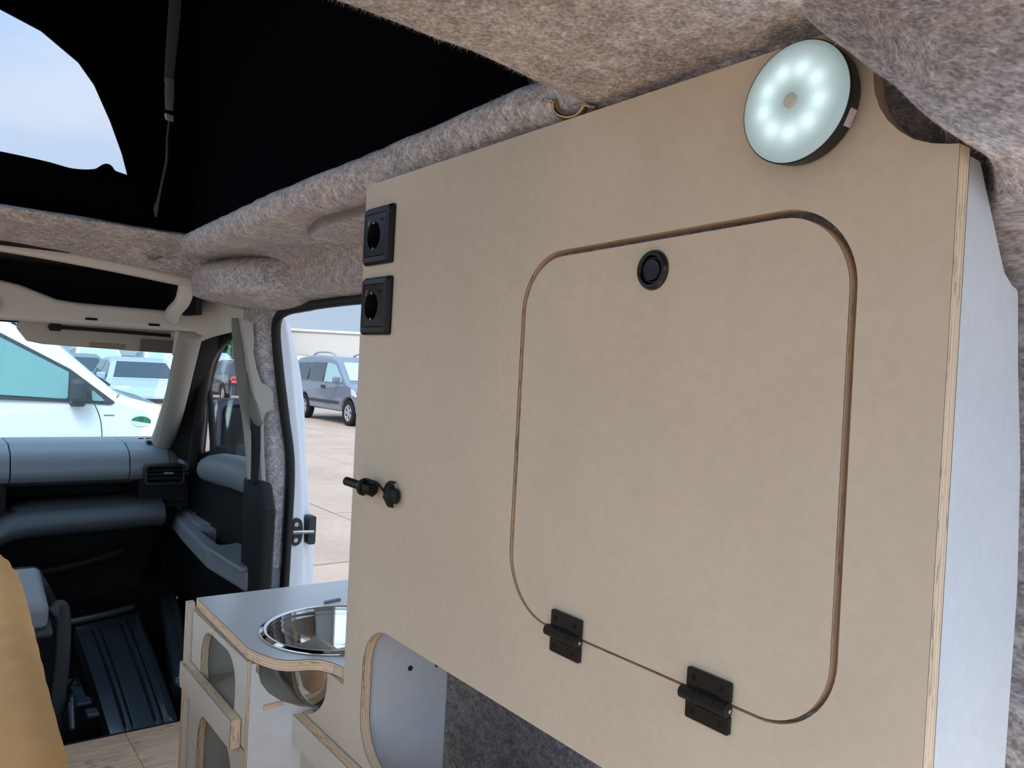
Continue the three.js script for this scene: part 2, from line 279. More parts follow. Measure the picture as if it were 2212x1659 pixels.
// tailgate frame lined with felt, close to the camera on the right
const trim1 = struct('trim_1');
{
  // fold line where the lining turns from the cabinet side to the tailgate side, and the point it runs to behind
  const F = [[0.36, 1.372, -0.43, 0.36, 1.36, -0.10], [0.45, 1.366, -0.405, 0.46, 1.37, -0.12], [0.490, 1.350, -0.376, 0.53, 1.375, -0.16], [0.498, 1.329, -0.356, 0.555, 1.365, -0.16], [0.498, 1.301, -0.332, 0.58, 1.35, -0.15], [0.498, 1.278, -0.308, 0.60, 1.335, -0.13], [0.498, 1.258, -0.288, 0.62, 1.315, -0.12], [0.498, 1.2425, -0.2715, 0.64, 1.29, -0.10], [0.499, 1.2235, -0.254, 0.66, 1.265, -0.08], [0.502, 1.2115, -0.242, 0.675, 1.235, -0.07], [0.514, 1.204, -0.2335, 0.685, 1.215, -0.06], [0.545, 1.197, -0.229, 0.695, 1.19, -0.06], [0.585, 1.184, -0.238, 0.70, 1.165, -0.06]];
  const rows = F.map(([x, y, z, a, b2, c]) => [[x + 0.06, y + 0.11, z - 0.03], [x + 0.022, y + 0.065, z - 0.02], [x + 0.008, y + 0.020, z - 0.010], [x + 0.001, y + 0.004, z - 0.002], [x, y + 0.001, z + 0.003], [mix(x, a, 0.14), mix(y, b2, 0.16), mix(z, c, 0.10)], [mix(x, a, 0.5), mix(y, b2, 0.5), mix(z, c, 0.5)], [a, b2, c], [a + 0.06, b2 + 0.02, 0.10]]);
  const W = [[0.618, 1.175, -0.250, 0.70], [0.655, 1.160, -0.266, 0.71], [0.690, 1.14, -0.28, 0.722], [0.708, 1.105, -0.28, 0.73], [0.722, 1.05, -0.28, 0.737], [0.735, 0.98, -0.28, 0.745], [0.745, 0.85, -0.28, 0.75], [0.75, 0.5, -0.28, 0.755], [0.75, 0.0, -0.28, 0.755]];
  const wall = W.map(([x, y, z, a]) => [[x + 0.16, y + 0.01, z - 0.05], [x + 0.08, y, z - 0.05], [x + 0.02, y, z - 0.03], [x + 0.004, y, z - 0.012], [x, y, z + 0.01], [mix(x, a, 0.25), y, z + 0.06], [mix(x, a, 0.6), y, -0.12], [a, y, -0.04], [a + 0.05, y, 0.08]]);
  const ff = mesh('felt_frame', skin([...rows, ...wall], 90, 200, 0.0016), felt, trim1);
  fuzz('frame_fibres', ff.geometry, 90000, 0.0036, trim1, (p) => p.y > 0.9 && p.z < -0.05, 13);
  mesh('felt_light_stop', box(0.552, 1.19, -0.272, 0.93, 1.34, -0.262, 0.003), felt, trim1);  // strip added to keep tailgate light out of the space behind the notch
  mesh('rear_corner', merge([box(0.76, -0.1, 0.04, 0.955, 1.43, 0.15), box(-0.86, 1.31, 0.03, 0.78, 1.43, 0.15)]), whitePaint, trim1);
}
// ---- side walls
const wallR = struct('wall_right');
mesh('felt_lining', skin([0.10, -0.2, -0.5, -1.0, -1.52].map((z) => { const q = z < -1.2 ? -1.2 : z; return [[0.93, 0, z], [0.925, 0.3, z], [0.92, 0.6, mix(z, q, 0.2)], [0.905, 0.72, q], [0.88, 1.05, q], [0.855, 1.22, q]]; }), 40, 40, 0.002), felt, wallR);  // upper part cut short out of view so more light reaches the worktop
mesh('outer_skin', merge([box(0.955, -0.1, -1.2, 1.0, 1.45, 0.14), box(0.955, -0.1, -1.52, 1.0, 0.62, -1.2), box(0.86, 1.30, -2.25, 0.95, 1.45, 0.14), box(0.90, -0.35, -2.5, 1.0, -0.02, 0.14)]), whitePaint, wallR);
// pillar between sliding door and passenger door: felt inside, white jamb outside, rubber seal round the opening
const J = [[0.853, 1.162], [0.874, 1.013], [0.898, 0.876], [0.921, 0.737], [0.924, 0.528], [0.920, 0.374], [0.915, 0.1]];
{
  const inner = [[0.800, 1.20], [0.797, 1.11], [0.822, 0.99], [0.842, 0.90], [0.852, 0.74], [0.862, 0.53], [0.862, 0.37], [0.862, 0.0]], zs = (k) => mix(-2.47, -2.325, k);
  const rows = inner.map(([x, y], i) => { const o = J[Math.min(i, 6)][0] + 0.0; return [[o - 0.004, y, -2.312], [o - 0.016, y, -2.304], [mix(x, o, 0.6), y, -2.306], [x + 0.012, y, -2.312], [x, y, -2.33], [x + 0.004, y, -2.40], [x + 0.02, y, -2.47]]; });
  mesh('felt_pillar', skin(rows, 60, 30, 0.0016), felt, wallR);
}
{
  const a = [[0.874, 1.166], [0.895, 1.069], [0.913, 0.946], [0.933, 0.737], [0.938, 0.526], [0.934, 0.372], [0.93, 0.1]], b = [[0.896, 1.168], [0.918, 1.06], [0.936, 0.946], [0.966, 0.736], [0.985, 0.526], [0.992, 0.38], [0.99, 0.1]], c = [[0.912, 1.168], [0.943, 1.03], [0.970, 0.877], [0.992, 0.735], [1.020, 0.52], [1.033, 0.375], [1.035, 0.1]];
  const rows = a.map((p, i) => [[p[0] - 0.06, p[1], -2.318], [p[0], p[1], -2.318], [mix(p[0], b[i][0], 0.85), p[1], -2.318], [b[i][0], p[1], -2.322], [b[i][0] + 0.003, p[1], -2.345], [mix(b[i][0], c[i][0], 0.9), p[1], -2.352], [c[i][0] + 0.006, p[1], -2.360], [c[i][0] + 0.008, p[1], -2.40]]);
  mesh('door_jamb', skin(rows, 40, 40), greyPaint, wallR);
  const st = grp('door_striker', wallR, [0.957, 0.525, -2.316]);
  mesh('striker_plate', plate('XY', rp([[-0.012, -0.045, 0.01], [0.016, -0.038, 0.02], [0.022, 0, 0.03], [0.016, 0.040, 0.02], [-0.012, 0.045, 0.01]]), -0.002, 0.004, { bevel: 0.001 }), std(0x3c3f42, 0.4, { metalness: 0.7 }), st);
  for (const y of [-0.024, 0.024]) mesh('screw', new THREE.CylinderGeometry(0.007, 0.008, 0.005, 12).rotateX(Math.PI / 2).translate(-0.002, y, 0.005), steelSoft, st);
  mesh('striker_pin', tube([[-0.012, 0.001, 0.008], [0.02, 0.001, 0.014], [0.047, 0.0, 0.016]], 0.006, 16), steelSoft, st);
  mesh('latch_cover', plate('XY', rect(0.038, -0.042, 0.062, 0.045, 0.006), -0.034, 0.006, { bevel: 0.002 }), std(0x34383c, 0.5), st);
}
mesh('door_seal', sweep([[0.918, -0.02, -2.296], [0.919, 0.2, -2.296], [0.922, 0.5, -2.296], [0.92, 0.74, -2.296], [0.896, 0.88, -2.296], [0.872, 1.02, -2.296], [0.856, 1.13, -2.292], [0.852, 1.166, -2.270], [0.852, 1.182, -2.22], [0.853, 1.191, -2.1], [0.857, 1.199, -1.9], [0.857, 1.201, -1.66], [0.857, 1.201, -1.21]], 0.013, 0.013, [0.3, 0.1, 1], 80, 12, 2.4), rubber, wallR);
// unseen left wall: side opening enlarged to admit light, plus the driver's window
const wallL = struct('wall_left');
mesh('side_panel', plate('ZY', rp([[0.14, -0.1], [0.14, 1.42], [-3.0, 1.42], [-3.75, 0.75], [-3.75, -0.3], [-2.4, -0.3], [-2.4, -0.1]]), -0.90, -0.84, { holes: [rect(-2.25, 0.02, -0.35, 1.25, 0.05), rp([[-3.4, 0.72, 0.03], [-2.5, 0.72, 0.03], [-2.5, 1.2, 0.05], [-2.95, 1.2, 0.1]])] }), std(0xd8d6d2, 0.8), wallL);

// ---- cab: floor, firewall, headliner, passenger door, windscreen, trims
mesh('cab_carpet', merge([box(-0.88, -0.20, -3.95, 0.95, -0.16, -2.36), box(-0.80, -0.16, -2.40, 0.93, -0.03, -2.375), box(-0.88, -0.2, -3.98, 0.98, 0.60, -3.94)]), carpet, floor);
mesh('foot_rest', plate('XY', rp([[0.30, -0.16], [0.98, -0.16], [0.98, 0.06, 0.02], [0.88, 0.10, 0.03], [0.74, 0.045, 0.03], [0.56, 0.045, 0.03], [0.30, 0.02, 0.03]]), -3.9, -3.42, { bevel: 0.01 }), carpet, floor);
const cabTop = grp('cab_headliner', ceiling);
mesh('shelf_lining', merge([box(-0.84, 1.302, -3.02, 0.80, 1.33, -2.44), box(-0.84, 1.12, -3.06, 0.86, 1.33, -3.02), box(-0.84, 1.17, -3.04, 0.72, 1.182, -2.72), box(0.70, 1.17, -3.05, 0.72, 1.32, -2.56)]), darkCloth, cabTop);
const win1 = struct('window_1');
mesh('windscreen_glass', skin([-0.86, -0.4, 0, 0.4, 0.86].map((x) => { const b = 0.12 * (1 - (x / 0.86) ** 2); return [[x * 0.86, 1.17, -3.02 - b * 0.6], [x * 0.94, 0.95, -3.42 - b * 0.9], [x, 0.62, -3.98 - b]]; }), 16, 16), tealGlass, win1);
mesh('scuttle', box(-0.9, 0.45, -4.2, 0.98, 0.62, -3.96, 0.02), blackMatte, win1);

// passenger door
const door1 = struct('door_1');
mesh('door_shell', plate('ZY', rp([[-2.45, -0.16, 0.05], [-2.45, 0.66, 0.02], [-3.15, 0.66, 0.05], [-3.62, 0.60, 0.03], [-3.62, -0.16, 0.05]]), 0.90, 0.985, { bevel: 0.012 }), dashDark, door1);
mesh('window_ledge', sweep([[0.90, 0.655, -2.40], [0.895, 0.662, -2.60], [0.885, 0.655, -2.80], [0.89, 0.635, -2.96], [0.92, 0.60, -3.08]], [0.055, 0.06, 0.06, 0.05, 0.02], [0.05, 0.055, 0.055, 0.045, 0.02], [0, 1, 0], 28, 16, 2.2), std(0x7c848c, 0.5, { bumpMap: grainBump, bumpScale: 0.0004 }), door1);
{ // armrest with switch panel and pocket
  const arm = grp('armrest', door1);
  mesh('rest', plate('XZ', rp([[0.805, -2.30, 0.02], [0.785, -2.62, 0.03], [0.815, -3.0, 0.05], [0.855, -3.40, 0.03], [0.94, -3.45, 0.03], [0.965, -3.2, 0.05], [0.93, -2.62, 0.05], [0.925, -2.30, 0.02]]), 0.36, 0.425, { bevel: 0.012, holes: [rp([[0.852, -2.90, 0.012], [0.842, -2.66, 0.012], [0.900, -2.68, 0.012], [0.912, -2.90, 0.012]])] }), dashMat, arm);
  mesh('pocket', box(0.835, 0.34, -2.92, 0.915, 0.362, -2.63), gapBlack, arm);
  mesh('switch_panel', plate('XZ', rp([[0.857, -2.97, 0.01], [0.872, -3.30, 0.02], [0.935, -3.30, 0.02], [0.925, -2.97, 0.01]]), 0.424, 0.432, { bevel: 0.003 }), dashGrey, arm);
  mesh('window_switch', box(0.89, 0.431, -3.22, 0.915, 0.441, -3.16, 0.004), steelSoft, arm);
  mesh('front_rest', plate('XZ', rp([[0.79, -2.31, 0.02], [0.78, -2.60, 0.03], [0.925, -2.60, 0.03], [0.925, -2.31, 0.02]]), 0.418, 0.434, { bevel: 0.006 }), std(0x848d95, 0.45), arm);
}
mesh('door_bin', sweep([[0.87, 0.02, -3.1], [0.85, 0.0, -2.95], [0.85, 0.02, -2.8], [0.87, 0.10, -2.72]], 0.018, 0.03, [0, 1, 0], 20, 10, 2.2), dashDark, door1);
mesh('window_frame', merge([
  tube([[0.862, 1.150, -2.45], [0.86, 1.136, -2.62], [0.855, 1.098, -2.80], [0.85, 1.03, -2.93], [0.85, 0.90, -2.985], [0.855, 0.76, -3.03], [0.86, 0.64, -3.07]], 0.022, 48, 10),
  tube([[0.915, 1.172, -2.45], [0.915, 1.168, -2.70], [0.915, 1.140, -2.90], [0.912, 1.068, -3.03], [0.91, 0.96, -3.115], [0.91, 0.81, -3.155], [0.912, 0.64, -3.19]], 0.020, 48, 10)]), rubber, door1);
mesh('frame_trim', tube([[0.89, 1.158, -2.45], [0.888, 1.150, -2.66], [0.885, 1.112, -2.86], [0.88, 1.04, -2.98], [0.88, 0.93, -3.055], [0.885, 0.78, -3.10], [0.89, 0.63, -3.14]], 0.018, 48, 8), std(0x6a5d57, 0.6), door1);
mesh('quarter_post', tube([[0.905, 1.02, -3.10], [0.90, 0.985, -3.098], [0.90, 0.854, -3.035], [0.90, 0.722, -2.981], [0.90, 0.61, -2.945]], 0.013, 24, 8), rubber, door1);
mesh('quarter_base', plate('ZY', rp([[-3.2, 0.60], [-2.90, 0.60], [-2.89, 0.73, 0.01], [-3.0, 0.695, 0.03], [-3.2, 0.66]]), 0.885, 0.925, { bevel: 0.006 }), dashDark, door1);
mesh('window_glass', plate('ZY', rp([[-2.42, 0.64], [-2.42, 1.15], [-2.72, 1.15], [-2.90, 1.125], [-3.01, 1.05], [-3.10, 0.95], [-3.18, 0.64]]), 0.919, 0.921), clearGlass, door1);
{ // door mirror seen through the glass
  const mir = grp('door_mirror', door1, [1.015, 0.70, -3.30]);
  mesh('mirror_housing', new RoundedBoxGeometry(0.20, 0.26, 0.10, 5, 0.045).translate(0.075, 0.045, -0.02), blackPlastic, mir);
  mesh('mirror_rim', plate('XY', rect(-0.015, -0.075, 0.165, 0.165, 0.045), 0.026, 0.036, { holes: [rect(-0.002, -0.062, 0.152, 0.152, 0.035)] }), std(0x50555a, 0.4), mir);
  mesh('mirror_glass', plate('XY', rect(-0.002, -0.062, 0.152, 0.152, 0.035), 0.024, 0.029), std(0x1b2024, 0.03, { metalness: 0.9 }), mir);
  mesh('mirror_arm', new RoundedBoxGeometry(0.16, 0.085, 0.07, 4, 0.02).translate(-0.09, -0.085, -0.02), dashGrey, mir);
}
// fixed cab trims
const trim2 = struct('trim_2');
mesh('pillar_cover', skin([
  [[0.715, 1.30, -2.72], [0.765, 1.30, -2.60], [0.80, 1.30, -2.52], [0.84, 1.30, -2.48]],
  [[0.722, 1.245, -2.73], [0.765, 1.25, -2.62], [0.805, 1.245, -2.54], [0.835, 1.235, -2.50]],
  [[0.712, 1.19, -2.76], [0.755, 1.20, -2.65], [0.81, 1.195, -2.56], [0.850, 1.185, -2.50]],
  [[0.703, 1.13, -2.79], [0.745, 1.145, -2.70], [0.80, 1.158, -2.60], [0.862, 1.160, -2.46]],
  [[0.705, 1.08, -2.82], [0.735, 1.09, -2.76], [0.785, 1.132, -2.66], [0.858, 1.150, -2.45]],
  [[0.712, 1.04, -2.86], [0.735, 1.045, -2.82], [0.775, 1.092, -2.74], [0.850, 1.142, -2.46]]], 40, 40), trimLight, trim2);
mesh('windscreen_pillar', sweep([[0.735, 1.12, -2.72], [0.742, 1.02, -2.82], [0.756, 0.90, -2.95], [0.775, 0.78, -3.12], [0.80, 0.70, -3.28], [0.82, 0.64, -3.36]], [0.040, 0.037, 0.035, 0.037, 0.044, 0.05], [0.03, 0.035, 0.036, 0.04, 0.045, 0.05], [0.4, 0, 1], 40, 18, 2.3), std(0xb2aca2, 0.75), trim2);
mesh('pillar_filler', skin([[0.722, 1.14, -2.75, 0.862, 1.145, -2.62], [0.738, 1.08, -2.79, 0.86, 1.12, -2.74], [0.760, 0.90, -2.97, 0.85, 0.92, -2.985], [0.782, 0.78, -3.13, 0.858, 0.76, -3.03], [0.81, 0.66, -3.32, 0.87, 0.63, -3.07]].map(([a, b, c, d, e, f]) => [[a, b, c], [mix(a, d, 0.5), mix(b, e, 0.5), mix(c, f, 0.5) + 0.004], [d, e, f]]), 16, 8), blackMatte, trim2);
mesh('cant_rail', box(0.862, 1.165, -3.1, 0.93, 1.42, -2.475, 0.02), blackMatte, trim2);
const trim3 = struct('trim_3');
mesh('lower_pillar_cover', plate('ZY', rp([[-2.335, -0.1], [-2.36, 0.69, 0.01], [-2.215, 0.69, 0.01], [-2.17, 0.62], [-2.185, -0.1]].map(([z, y, r]) => [z - 0.03, y, r])), 0.812, 0.85, { bevel: 0.012 }), dashDark, trim3);
mesh('belt_pillar_cover', plate('XY', rp([[0.752, 1.16], [0.790, 1.15, 0.01], [0.796, 1.091, 0.02], [0.794, 1.064, 0.02], [0.808, 1.011, 0.02], [0.823, 0.976, 0.01], [0.850, 0.963, 0.01], [0.860, 0.945, 0.01], [0.863, 0.896, 0.008], [0.840, 0.888, 0.008], [0.834, 0.872, 0.01], [0.841, 0.768, 0.05], [0.852, 0.660], [0.836, 0.660], [0.826, 0.742, 0.05], [0.816, 0.836, 0.05], [0.808, 0.904, 0.05], [0.784, 1.01, 0.05]]), -2.318, -2.294, { bevel: 0.006 }), std(0xb5afa5, 0.75), trim3);

// ================================================================ things inside
// ---- tall plywood panel with hatch
{
  const cab = thing('hatch_cabinet', 'tall cream plywood cabinet wall with a rounded hatch door and a lower cut-out', 'cabinet', [0, 0, 0]);
  const PX0 = 0.525, PX1 = 0.540;
  const notch = [[-0.3007, 1.30], [-0.3007, 1.2673], [-0.2989, 1.2542], [-0.2945, 1.2425], [-0.2881, 1.2325], [-0.2800, 1.2240], [-0.2700, 1.2165], [-0.2580, 1.2115], [-0.2470, 1.2090], [-0.2403, 1.2080]];
  const outline = [[-1.0705, 1.3065], [-0.3012, 1.3065], ...notch, [-0.2372, 0.0], [-1.205, 0.0], [-1.2055, 0.4852], [-1.190, 0.4868], [-1.1749, 0.4925], [-1.1590, 0.501], [-1.145, 0.5115], [-1.1345, 0.523], [-1.1275, 0.5345], [-1.1235, 0.549], [-1.1228, 0.563], [-1.1230, 0.5765], [-1.0672, 0.5765]];
  const hatchCut = [[-0.684, 0.7925, 0.068], [-0.3005, 0.7955, 0.062], [-0.3035, 1.1835, 0.062], [-0.684, 1.1725, 0.062]];
  const hatch = [[-0.678, 0.7945, 0.063], [-0.3065, 0.7975, 0.057], [-0.3095, 1.1775, 0.057], [-0.678, 1.1665, 0.057]];
  const niche = [[-1.0098, 0.491, 0.065], [-0.36, 0.491, 0.06], [-0.36, 0.6868, 0.06], [-1.0098, 0.6868, 0.065]];
  mesh('front_panel', plate('ZY', outline, PX0, PX1, { holes: [rp(hatchCut, 14), rp(niche, 12), circle(-1.0227, 1.2282, 0.0215), circle(-1.0198, 1.1292, 0.0215)] }), [laminate, plyEdge], cab);
  mesh('hatch_door', plate('ZY', rp(hatch, 14), PX0 + 0.0004, PX1), [laminate, plyEdge], cab);
  const lock = grp('push_lock', cab, [0.525, 1.1455, -0.4965]);
  const rot = (g) => g.rotateZ(Math.PI / 2);
  mesh('rosette', rot(lathe([[0.0001, 0.0005], [0.0115, 0.0005, 0.001], [0.0130, 0.0042, 0.001], [0.0158, 0.0044, 0.0015], [0.0178, 0.0015, 0.0008], [0.0180, 0.0001]])), phy(0x0a0b0d, 0.22), lock);
  mesh('push_button', rot(lathe([[0.0001, 0.0032], [0.0095, 0.0028, 0.001], [0.0105, 0.0006]])), phy(0x07080a, 0.3), lock);
  // two hinges along the bottom of the hatch
  const hinge = (z0) => {
    const h = grp('hinge', cab, [0.525, 0.793, z0]); const w = 0.0446;
    const up = [[0.0008, 0.0062], [w, 0.0062], [w, 0.0212, 0.002], [0.0008, 0.0212, 0.002]], dn = [[0.0008, -0.0205, 0.002], [w, -0.0205, 0.002], [w, -0.0062], [0.0008, -0.0062]];
    mesh('leaf', plate('ZY', up, -0.0042, 0, { bevel: 0.0008 }), blackPlastic, h); mesh('leaf', plate('ZY', dn, -0.0042, 0, { bevel: 0.0008 }), blackPlastic, h);
    mesh('leaf_web', merge([box(-0.0042, -0.0075, 0.012, 0, 0.0075, w - 0.010), box(-0.004, -0.0065, 0.001, 0, 0.0065, w - 0.001)]), blackPlastic, h);
    for (const [a, b] of [[-0.0022, 0.0125], [0.0130, 0.0325], [0.0330, w]]) mesh('knuckle', new THREE.CylinderGeometry(0.0056, 0.0056, b - a, 20).rotateX(Math.PI / 2).translate(-0.0052, 0, (a + b) / 2), blackPlastic, h);
    mesh('pin', new THREE.CylinderGeometry(0.0017, 0.0017, w + 0.001, 12).rotateX(Math.PI / 2).translate(-0.0052, 0, w / 2 + 0.0012), steel, h);
    for (const y of [-0.0137, 0.0140]) for (const z of [0.0085, w - 0.0085]) mesh('screw', lathe([[0.0001, 0.0], [0.0026, 0.0003, 0.0005], [0.0031, -0.0004]], 16).rotateZ(Math.PI / 2).translate(-0.0042, y, z), gapBlack, h);
  };
  hinge(-0.6060); hinge(-0.4308);
  mesh('rear_side_panel', plate('XY', rp([[0.541, 0.0], [0.541, 1.2105], [0.577, 1.2085, 0.003], [0.6255, 1.139, 0.012], [0.640, 1.131, 0.004], [0.651, 1.1285, 0.006], [0.660, 1.07], [0.675, 1.0], [0.684, 0.9], [0.681, 0.7], [0.68, 0.0]]), -0.265, -0.250), [laminateWhite, plyEdge], cab);
  const div = mesh('divider', plate('XY', [[0.541, 0.0], [0.676, 0.0], [0.676, 0.74], [0.541, 0.74]], -1.036, -1.0215), [laminateWhite, plyEdge], cab);
  for (const [x, y] of [[0.610, 0.600], [0.657, 0.597]]) mesh('screw_cap', lathe([[0.0001, 0.002], [0.0035, 0.0016, 0.0006], [0.0042, 0]], 16).rotateX(Math.PI / 2).translate(x, y, -1.0215), screwCapMat, div);
  mesh('drawer_rail', plate('ZY', [[-1.2115, 0.440], [-0.88, 0.440], [-0.88, 0.4835], [-1.2115, 0.4835]], 0.5075, 0.5245), [laminatePale, plyEdge], cab);
}
// ---- sockets
function socket(label, y, z) {
  const s = thing('power_socket', label, 'power socket', [0.525, y, z], 'black sockets on the cabinet panel');
  const R = (g) => g;
  // frame with sloping sides, then insert with a round well
  const w = 0.0405, q = 0.0295, P = [], I = [], ring = (h, a, r) => rp(rect(-a, -a, a, a, r), 5).map((v) => [-h, v.y, v.x]);
  const rings = [ring(0, w, 0.004), ring(0.004, w, 0.004), ring(0.0085, w - 0.0035, 0.004), ring(0.0102, q + 0.001, 0.002), ring(0.0092, q, 0.002), ring(0.006, q, 0.002)], n = rings[0].length;
  rings.forEach((r) => r.forEach((p) => P.push(...p)));
  for (let i = 0; i < rings.length - 1; i++) for (let j = 0; j < n; j++) { const a = i * n + j, b = i * n + ((j + 1) % n); I.push(a, a + n, b, b, a + n, b + n); }
  const g = new THREE.BufferGeometry(); g.setAttribute('position', new THREE.Float32BufferAttribute(P, 3)); g.setIndex(I); const g2 = g.toNonIndexed(); g2.computeVertexNormals();
  const bm = blackPlastic.clone(); bm.bumpMap = null; bm.side = DS;
  mesh('frame', g2, bm, s);
  const ins = mesh('insert', plate('ZY', rect(-q + 0.0004, -q + 0.0004, q - 0.0004, q - 0.0004, 0.002), -0.0096, -0.002, { holes: [circle(-0.004, -0.001, 0.0195)] }), std(0x0c0e11, 0.35), s);
  mesh('well', new THREE.CylinderGeometry(0.0195, 0.0192, 0.034, 32, 1, true).rotateZ(Math.PI / 2).translate(0.0078, -0.001, -0.004), (() => { const m = std(0x050506, 0.6); m.side = DS; return m; })(), s);
  mesh('well_floor', new THREE.CircleGeometry(0.0195, 32).rotateY(-Math.PI / 2).translate(0.0245, -0.001, -0.004), gapBlack, s);
  for (const k of [-1, 1]) mesh('earth_clip', new RoundedBoxGeometry(0.016, 0.0035, 0.004, 2, 0.001).translate(-0.003, -0.001 + k * 0.0178, -0.004), steelSoft, ins);
  mesh('clip', new RoundedBoxGeometry(0.001, 0.0095, 0.0012, 2, 0.0004).rotateX(0.5).translate(-0.0100, 0.0185, -0.0195), steelSoft, ins);
  mesh('shutter_hole', new THREE.CylinderGeometry(0.0022, 0.0022, 0.001, 12).rotateZ(Math.PI / 2).translate(-0.0097, 0.0195, 0.0185), gapBlack, ins);
}
socket('upper of the two black wall sockets at the front end of the cream panel', 1.2292, -1.0187);
socket('lower of the two black wall sockets at the front end of the cream panel', 1.1302, -1.0158);

// ---- round lamp
{
  const L = thing('puck_lamp', 'round frosted white lamp, switched on, with a black rim high on the cream panel', 'lamp', [0.525, 1.2555, -0.3505]);
  const R = (g) => g.rotateZ(Math.PI / 2);                     // lathe axis y -> -x
  mesh('base_ring', R(lathe([[0.0001, 0.0003], [0.0415, 0.0003, 0.002], [0.0432, 0.004, 0.002], [0.0445, 0.0165, 0.0015], [0.0440, 0.0175], [0.0001, 0.0172]], 64)), phy(0x101013, 0.4), L);
  const leds = Array.from({ length: 9 }, (_, i) => [0.52 * Math.cos((i / 9) * 6.2832 + 0.35), 0.52 * Math.sin((i / 9) * 6.2832 + 0.35)]);
  const em = tex(256, (u, v) => {                              // light of the ring of LEDs behind the frosted cover
    const x = u * 2 - 1, y = v * 2 - 1, r = Math.hypot(x, y); let s = 0;
    for (const [a, b] of leds) s += Math.exp(-((x - a) ** 2 + (y - b) ** 2) / 0.023);
    const k = 0.40 * Math.exp(-((r - 0.50) ** 2) / 0.10) + 0.52 * s + 0.16;
    return [k * 0.75, k * 0.97, k];
  }, { srgb: false });
  em.wrapS = em.wrapT = THREE.ClampToEdgeWrapping;
  const prof = rp([[0.0001, 0.0222], [0.020, 0.0222, 0.02], [0.0400, 0.0202, 0.006], [0.0443, 0.0168]], 10), dg = new THREE.LatheGeometry(prof, 72);
  { const p = dg.attributes.position, uv = dg.attributes.uv; for (let i = 0; i < p.count; i++) uv.setXY(i, 0.5 + p.getX(i) / 0.0886, 0.5 + p.getZ(i) / 0.0886); }
  mesh('light_diffuser', R(dg), phy(0xa9c2c6, 0.35, { emissive: 0xffffff, emissiveMap: em, emissiveIntensity: 0.50 }), L);
  mesh('sensor', R(lathe([[0.0001, 0.0242], [0.0042, 0.0238, 0.0012], [0.0062, 0.0216]], 24)), phy(0xb9bab0, 0.5, { emissive: 0xb8c4c0, emissiveIntensity: 0.08 }), L);  // slight emission stands in for LED light passing through the plastic
  mesh('switch_button', new RoundedBoxGeometry(0.0075, 0.0125, 0.0016, 3, 0.0007).rotateX(0.42).translate(-0.0098, -0.0183, 0.0403), std(0xc9bfc6, 0.5), L);
  const li = new THREE.RectAreaLight(0xd4f4ff, 0.4, 0.078, 0.078); li.name = 'puck_lamp_light'; li.position.set(-0.0255, 0, 0); li.rotation.y = -Math.PI / 2 * -1; L.add(li);
  li.lookAt(-1, 1.2555, -0.3505);
}
// ---- pipe fitting with tethered cap
{
  const f = thing('pipe_fitting', 'dark metal pipe fitting with a cap on a black tether at the panel edge', 'pipe fitting', [0.525, 0.877, -0.985]);
  const along = (g, z) => g.rotateX(Math.PI / 2).translate(0, 0, z);
  const body = grp('body', f, [-0.017, 0.0015, -0.010]); body.rotation.set(0.10, 0.28, 0);
  mesh('nozzle', along(lathe([[0.0001, -0.031], [0.0062, -0.031, 0.002], [0.0062, 0.0], [0.0001, 0.0]], 20), -0.010), std(0x33372e, 0.4, { metalness: 0.6 }), body);
  mesh('collar', along(lathe([[0.0001, 0], [0.0066, 0, 0.001], [0.0066, 0.006, 0.001], [0.0001, 0.006]], 20), -0.012), std(0x8f8672, 0.5), body);
  mesh('ring', along(lathe([[0.005, 0], [0.0122, 0, 0.002], [0.0122, 0.006, 0.002], [0.005, 0.006]], 24), -0.006), rubber, body);
  mesh('hex_nut', along(new THREE.CylinderGeometry(0.0102, 0.0102, 0.015, 6), 0.008), std(0x26281f, 0.3, { metalness: 0.7 }), body);
  mesh('wall_stud', tube([[0.0, 0, -0.002], [0.012, 0, -0.002], [0.020, 0, -0.002]], 0.006, 8), darkMetal, body);
  mesh('tether', tube([[-0.017, 0.013, -0.009], [-0.016, 0.0125, 0.004], [-0.012, 0.0105, 0.014], [-0.009, 0.005, 0.021], [-0.007, -0.001, 0.0275], [-0.006, -0.0075, 0.031]], 0.0018, 30, 8), rubber, f);
  mesh('tether_knot', new THREE.SphereGeometry(0.0036, 12, 8).scale(1, 1.3, 1).translate(-0.006, -0.006, 0.028), rubber, f);
  mesh('cap_ring', tube([[-0.004, 0.0155, 0.047], [-0.006, 0.0150, 0.038], [-0.006, 0.0075, 0.0275], [-0.006, -0.003, 0.0255], [-0.006, -0.0125, 0.032], [-0.004, -0.0170, 0.045]], 0.0018, 30, 8), rubber, f);
  mesh('cap', along(lathe([[0.0001, 0], [0.0158, 0, 0.001], [0.0160, 0.003, 0.001], [0.0108, 0.0045, 0.001], [0.0098, 0.016, 0.003], [0.0001, 0.017]], 32), 0).scale(0.55, 1, 1).rotateY(0.2).translate(-0.0092, -0.0012, 0.0455), rubber, f);
  mesh('cap_screw', tube([[0.001, -0.002, 0.056], [-0.006, -0.002, 0.056]], 0.003, 4), rubber, f);
}
